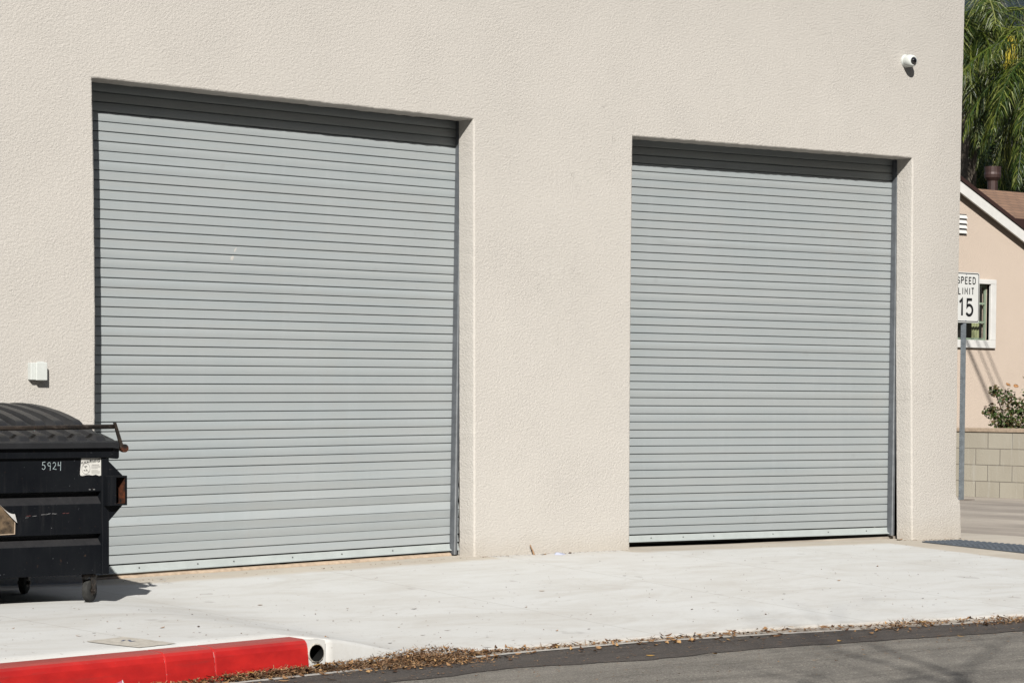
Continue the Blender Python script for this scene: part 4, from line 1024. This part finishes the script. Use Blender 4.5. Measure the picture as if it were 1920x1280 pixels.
for z in (w2+.325, w2+.66): mb.box(w0+.03, w1-.03, y0+.003, y1-.003, z-.018, z+.018)
mb.build('sash', 'green_sash', wd)
mb = MB(); mb.quad((w0, HY+.085, w2), (w1, HY+.085, w2), (w1, HY+.085, w3), (w0, HY+.085, w3)); mb.build('pane', 'window_glass', wd)
mb = MB()
for i in range(6):
    x = 26.60+i*.035; mb.quad((x, HY+.2+.02*(i % 2), w2), (x+.035, HY+.2+.02*((i+1) % 2), w2), (x+.035, HY+.2+.02*((i+1) % 2), w3), (x, HY+.2+.02*(i % 2), w3))
mb.build('curtain', 'curtain_cloth', hs)

# ------------------------------------------------------------------ vegetation
def leaf_cloud(mb, c, rad, n, L, rn, flat=1.0, shell=.5):
    for i in range(n):
        d = Vector((rn.gauss(0, 1), rn.gauss(0, 1), rn.gauss(0, 1))).normalized(); q = rn.random()**shell
        p = Vector(c)+Vector((d.x*rad[0], d.y*rad[1], d.z*rad[2]))*q
        a = Vector((rn.gauss(0, 1), rn.gauss(0, 1), rn.gauss(0, .7))).normalized(); b = a.cross(Vector((rn.gauss(0, 1), rn.gauss(0, 1), rn.gauss(0, 1)))).normalized()
        l = L*rn.uniform(.6, 1.3); w = l*.33*flat
        mb.quad(p-a*l*.5, p+b*w, p+a*l*.5, p-b*w)
rb = random.Random(11)
rs_ = thing('rose_bush', 'green rose bush with a few orange blooms behind the block wall', 'rose bush', (21.6, 8.6, .12))
mb = MB(); st = MB()
def upx(x, y, dep):   # design helper: point on the bush at measured offsets (m) right and up from its left foot
    return Vector((20.45, 9.1, 1.0))+Vector((.767, -.641, 0))*x+Vector((0, 0, 1))*y+Vector((.641, .767, 0))*dep
blobs = [(.10, .22, .13), (.25, .10, .2), (.32, .42, .16), (.16, .52, .10), (.55, .25, .22), (.75, .45, .25), (.72, .68, .16), (.48, .02, .25), (.95, .62, .25), (1.0, .2, .35), (1.35, .45, .4), (1.3, .0, .4), (.9, .82, .13), (1.6, .8, .3), (.2, -.15, .25), (.6, -.25, .35)]
for x, y, r_ in blobs:
    p = upx(x, y, rb.uniform(-.15, .2)); leaf_cloud(mb, p, (r_, r_, r_*.9), int(620*r_*r_*9)+50, .055, rb)
    q = upx(.6+.3*(x-.6), -.9, 0); md_ = (p+q)/2+Vector((rb.uniform(-.1, .1), 0, .1)); st.tube([q, md_, p, p+Vector((0, 0, r_*.7))], [.014, .010, .006, .003], 5)
mb.build('foliage', 'rose_leaf', rs_); st.build('stem', 'bark', rs_)
for x, y in ((.42, .58), (.62, .80), (.30, .60)):
    mb = MB(); p = upx(x, y, -.2)
    for k in range(5): mb.lathe(p, (rb.gauss(0, .4), -.6, 1), [(0, .005), (.012, .018+.004*k), (.026, .024+.004*k), (.03, .02+.003*k)], 7)
    mb.build('bloom', 'rose_petal', rs_)

def palm(loc, ztop, seed, label, nf=26, droop=1.0, rmin=2.6):
    rn = random.Random(seed); X, Y = loc
    t = thing('palm_tree', label, 'palm tree', (X, Y, .1))
    mb = MB(); pts = [(X+.03*math.sin(i), Y, .0+i*(ztop-.1)/10) for i in range(11)]; mb.tube(pts, [.26-.008*i+.012*(i % 2) for i in range(11)], 14); mb.build('trunk', 'palm_trunk', t)
    cr = MB()
    for f in range(nf):
        az = f*2.399+rn.uniform(-.2, .2); hang = rn.uniform(.35, 1.7); el = lerp(1.25, -.35, (f/nf)**.8)+rn.uniform(-.1, .1); L = rn.uniform(2.8, 3.9)
        p = Vector((X, Y, ztop)); d = Vector((math.cos(az)*math.cos(el), math.sin(az)*math.cos(el), math.sin(el))); seg = 34; pl = [p.copy()]; 
        for i in range(seg):
            d.z -= (.055+.035*(i/seg))*droop; d.normalize(); p = p+d*(L/seg); pl.append(p.copy())
        cr.tube(pl[::3], [.028*(1-i/13)+.006 for i in range(len(pl[::3]))], 5, False)
        for i in range(4, seg+1):
            tt = (pl[i]-pl[i-1]).normalized(); s_ = tt.cross(Vector((0, 0, 1)))
            if s_.length < .1: s_ = Vector((math.sin(az), -math.cos(az), 0))
            s_.normalize(); ll = .78*math.sin(math.pi*min(1, (i/seg)*.82+.14))**.7
            for sg in (-1, 1):
                for q in range(4):
                    l2 = ll*rn.uniform(.75, 1.12); base = pl[i]-tt*(L/seg)*q/4
                    dd = (s_*sg*rn.uniform(.4, .9)+tt*rn.uniform(.25, .7)+Vector((0, 0, rn.uniform(-.8, .1)))).normalized()
                    k1_ = base+dd*l2*.45; dd2 = (dd*.8+Vector((0, 0, -rn.uniform(.6, 1.2)*hang))).normalized(); k2 = k1_+dd2*l2*.6
                    w = Vector((rn.uniform(-1, 1), rn.uniform(-1, 1), rn.uniform(-.4, .4))).normalized()*.0105
                    cr.add([base-w*.6, base+w*.6, k1_+w, k2, k1_-w], [(0, 1, 2, 4), (4, 2, 3)])
    cr.build('fronds', 'palm_leaf', t)
    return t
def ray_pt(px, py, dep):    # (metres) position seen at a given bearing: used only to work out where the palms stand
    d = fw+rr*((px-960)/FPX)-uu*((py-PP)/FPX); return Vector((-8.875, -15.11, 1.395))+d*dep
P1 = ray_pt(1818, 40, 62); P2 = ray_pt(1985, 130, 60)
p_ = palm((P1.x, P1.y), P1.z-.4, 4, 'tall palm with drooping green fronds and yellow fruit beside the building corner', 44)
mb = MB(); rn = random.Random(9)
c_ = ray_pt(1893, 96, 60.5)
for i in range(26):
    q = c_+Vector((rn.uniform(-.12, .12), rn.uniform(-.12, .12), .35)); mb.tube([q, q+Vector((rn.uniform(-.1, .1), rn.uniform(-.1, .1), -.4)), q+Vector((rn.uniform(-.14, .14), rn.uniform(-.14, .14), -rn.uniform(.6, .85)))], [.012, .016, .012], 4)
mb.build('fruit_spray', 'palm_fruit', p_)
palm((P2.x, P2.y), P2.z, 8, 'palm at the picture edge with long fronds hanging over the roof', 42)
P3 = ray_pt(1840, 330, 66); palm((P3.x, P3.y), P3.z-.2, 15, 'shorter palm low behind the house gable, under the other two', 30)
# dense dark trees behind the palms
for k, (px, py, dep, rad_, lab) in enumerate(((1830, 250, 76, (2.6, 2.6, 2.6), 'dark dense tree filling the gap behind the first palm'), (1925, 300, 78, (2.4, 2.4, 2.4), 'dark dense tree behind the palms above the roof'))):
    c_ = ray_pt(px, py, dep); t = thing('dense_tree', lab, 'tree', (c_.x, c_.y, .1)); mb = MB(); rn = random.Random(30+k)
    for q in range(26):
        d = Vector((rn.gauss(0, 1), rn.gauss(0, 1), rn.gauss(0, 1))).normalized()*rn.random()**.4
        leaf_cloud(mb, c_+Vector((d.x*rad_[0], d.y*rad_[1], d.z*rad_[2]*1.0)), (.8, .8, .7), 420, .16, rn)
    mb.build('crown', 'dark_leaf', t)
    mb = MB(); mb.tube([(c_.x, c_.y, 0), (c_.x+.2, c_.y, c_.z*.5), (c_.x, c_.y, c_.z)], [.3, .22, .1], 10)
    for q in range(5): a = q*1.3; mb.tube([(c_.x, c_.y, c_.z*.55), (c_.x+1.4*math.cos(a), c_.y+1.4*math.sin(a), c_.z+.3)], [.1, .03], 6)
    mb.build('trunk', 'bark', t)

# mountain
mb = MB(); nx, ny = 90, 40; vs = []
base = Vector((-8.875, -15.11, 0)); f2 = Vector((.641, .767, 0)); r2 = Vector((.767, -.641, 0))
for j in range(ny):
    for i in range(nx):
        d = 500+j*22; s_ = -260+i*14.5
        env = sm(j/26)*(1-.0*j); h = env*(170+60*noise.fractal(Vector((s_*.004, d*.004, 0)), .9, 2, 6))+14*noise.fractal(Vector((s_*.02, d*.02, 5)), .9, 2, 5)*env
        p = base+f2*d+r2*s_; vs.append((p.x, p.y, h-.5))
mb.add(vs, [(j*nx+i, j*nx+i+1, (j+1)*nx+i+1, (j+1)*nx+i) for j in range(ny-1) for i in range(nx-1)])
tag(mb.build('mountain', 'chaparral_slope', smooth=True), kind='structure')

# bare tree across the road: its branches throw the soft shadows on the asphalt
bt = thing('bare_tree', 'bare branched street tree across the road that shades the asphalt', 'tree', (-6.1, -14.9, .04))
mb = MB(); rn = random.Random(17)
def grow(p, d, L, r_, lev):
    n = 4; pts = [p.copy()]; rs3 = [r_]
    for i in range(n):
        d = (d+Vector((rn.gauss(0, .13), rn.gauss(0, .13), rn.gauss(0, .08)))).normalized(); p = p+d*(L/n); pts.append(p.copy()); rs3.append(r_*(1-.45*(i+1)/n))
    mb.tube(pts, rs3, 7 if lev < 2 else 4, False)
    if lev < 6:
        for k in range(3 if lev < 4 else 2):
            a = rn.uniform(0, 6.28); sp = rn.uniform(.35, .85); s1 = d.cross(Vector((math.cos(a), math.sin(a), .3))).normalized()
            grow(pts[-1] if k else pts[-2], (d+s1*sp).normalized(), L*rn.uniform(.62, .82), rs3[-1]*.78, lev+1)
grow(Vector((-6.1, -14.9, .04)), Vector((.10, .14, 1)).normalized(), 3.2, .27, 0)
mb.build('branches', 'bark', bt)

# unseen building added across the road to block sky light and shade the asphalt
ob = thing('opposite_building', 'unseen tall brown building added across the road to darken what faces it', 'building', (0, -34, 0))
simple('brown_wall', (.07, .055, .042), .9, 0, .1, .12, 3, .2)
mb = MB(); mb.box(-55, 3, -44, -27, 0, 15.2); mb.box(3, 60, -46, -26, 0, 22); mb.build('wall', 'brown_wall', ob)
mb = MB(); mb.box(-55.3, 3, -44.3, -26.9, 15.202, 15.5); mb.box(2.8, 60.3, -46.3, -25.8, 22.002, 22.4); mb.build('roof', 'fascia_brown', ob)
for i in range(7):
    for z in (1.2, 6.0, 10.6):
        mb = MB(); x = -52+i*7; mb.box(x, x+2.2, -27.03, -26.9, z, z+1.8); f_ = mb.build('window', 'fascia_brown', ob)
        mb = MB(); mb.box(x+.1, x+2.1, -26.9, -26.88, z+.1, z+1.7); mb.build('pane', 'window_glass', f_)

simple('pole_wood', (.12, .09, .065), .95, 0, .1, .2, 8, .4)
A, B = Vector((14.1, -22.0, 8.6)), Vector((29.8, 45.2, 8.6))
for k, P_ in enumerate((A, B)):
    t = thing('utility_pole', ('wooden utility pole at the near end of the side street', 'wooden utility pole at the far end of the side street')[k], 'utility pole', (P_.x, P_.y, 0), 'utility poles along the side street')
    mb = MB(); mb.tube([(P_.x, P_.y, -.2), (P_.x, P_.y, 9.6)], [.16, .12], 12); mb.build('pole', 'pole_wood', t)
    mb = MB(); mb.box(P_.x-1.4, P_.x+1.4, P_.y-.06, P_.y+.06, 8.42, 8.56); mb.build('cross_arm', 'pole_wood', t)
for k, (off, r_) in enumerate(((-.19, .036), (.10, .018), (.32, .018))):
    pts = [A.lerp(B, i/24)+Vector((off-.2, 0, -.25*math.sin(math.pi*i/24))) for i in range(25)]
    mb = MB(); mb.tube(pts, r_, 6)
    tag(mb.build('overhead_cable', 'cable', org=A), ('thick bundled overhead cable shading the peach house', 'thin overhead wire beside the thick cable', 'thin overhead wire furthest from the thick cable')[k], 'cable', 'overhead cables along the side street')
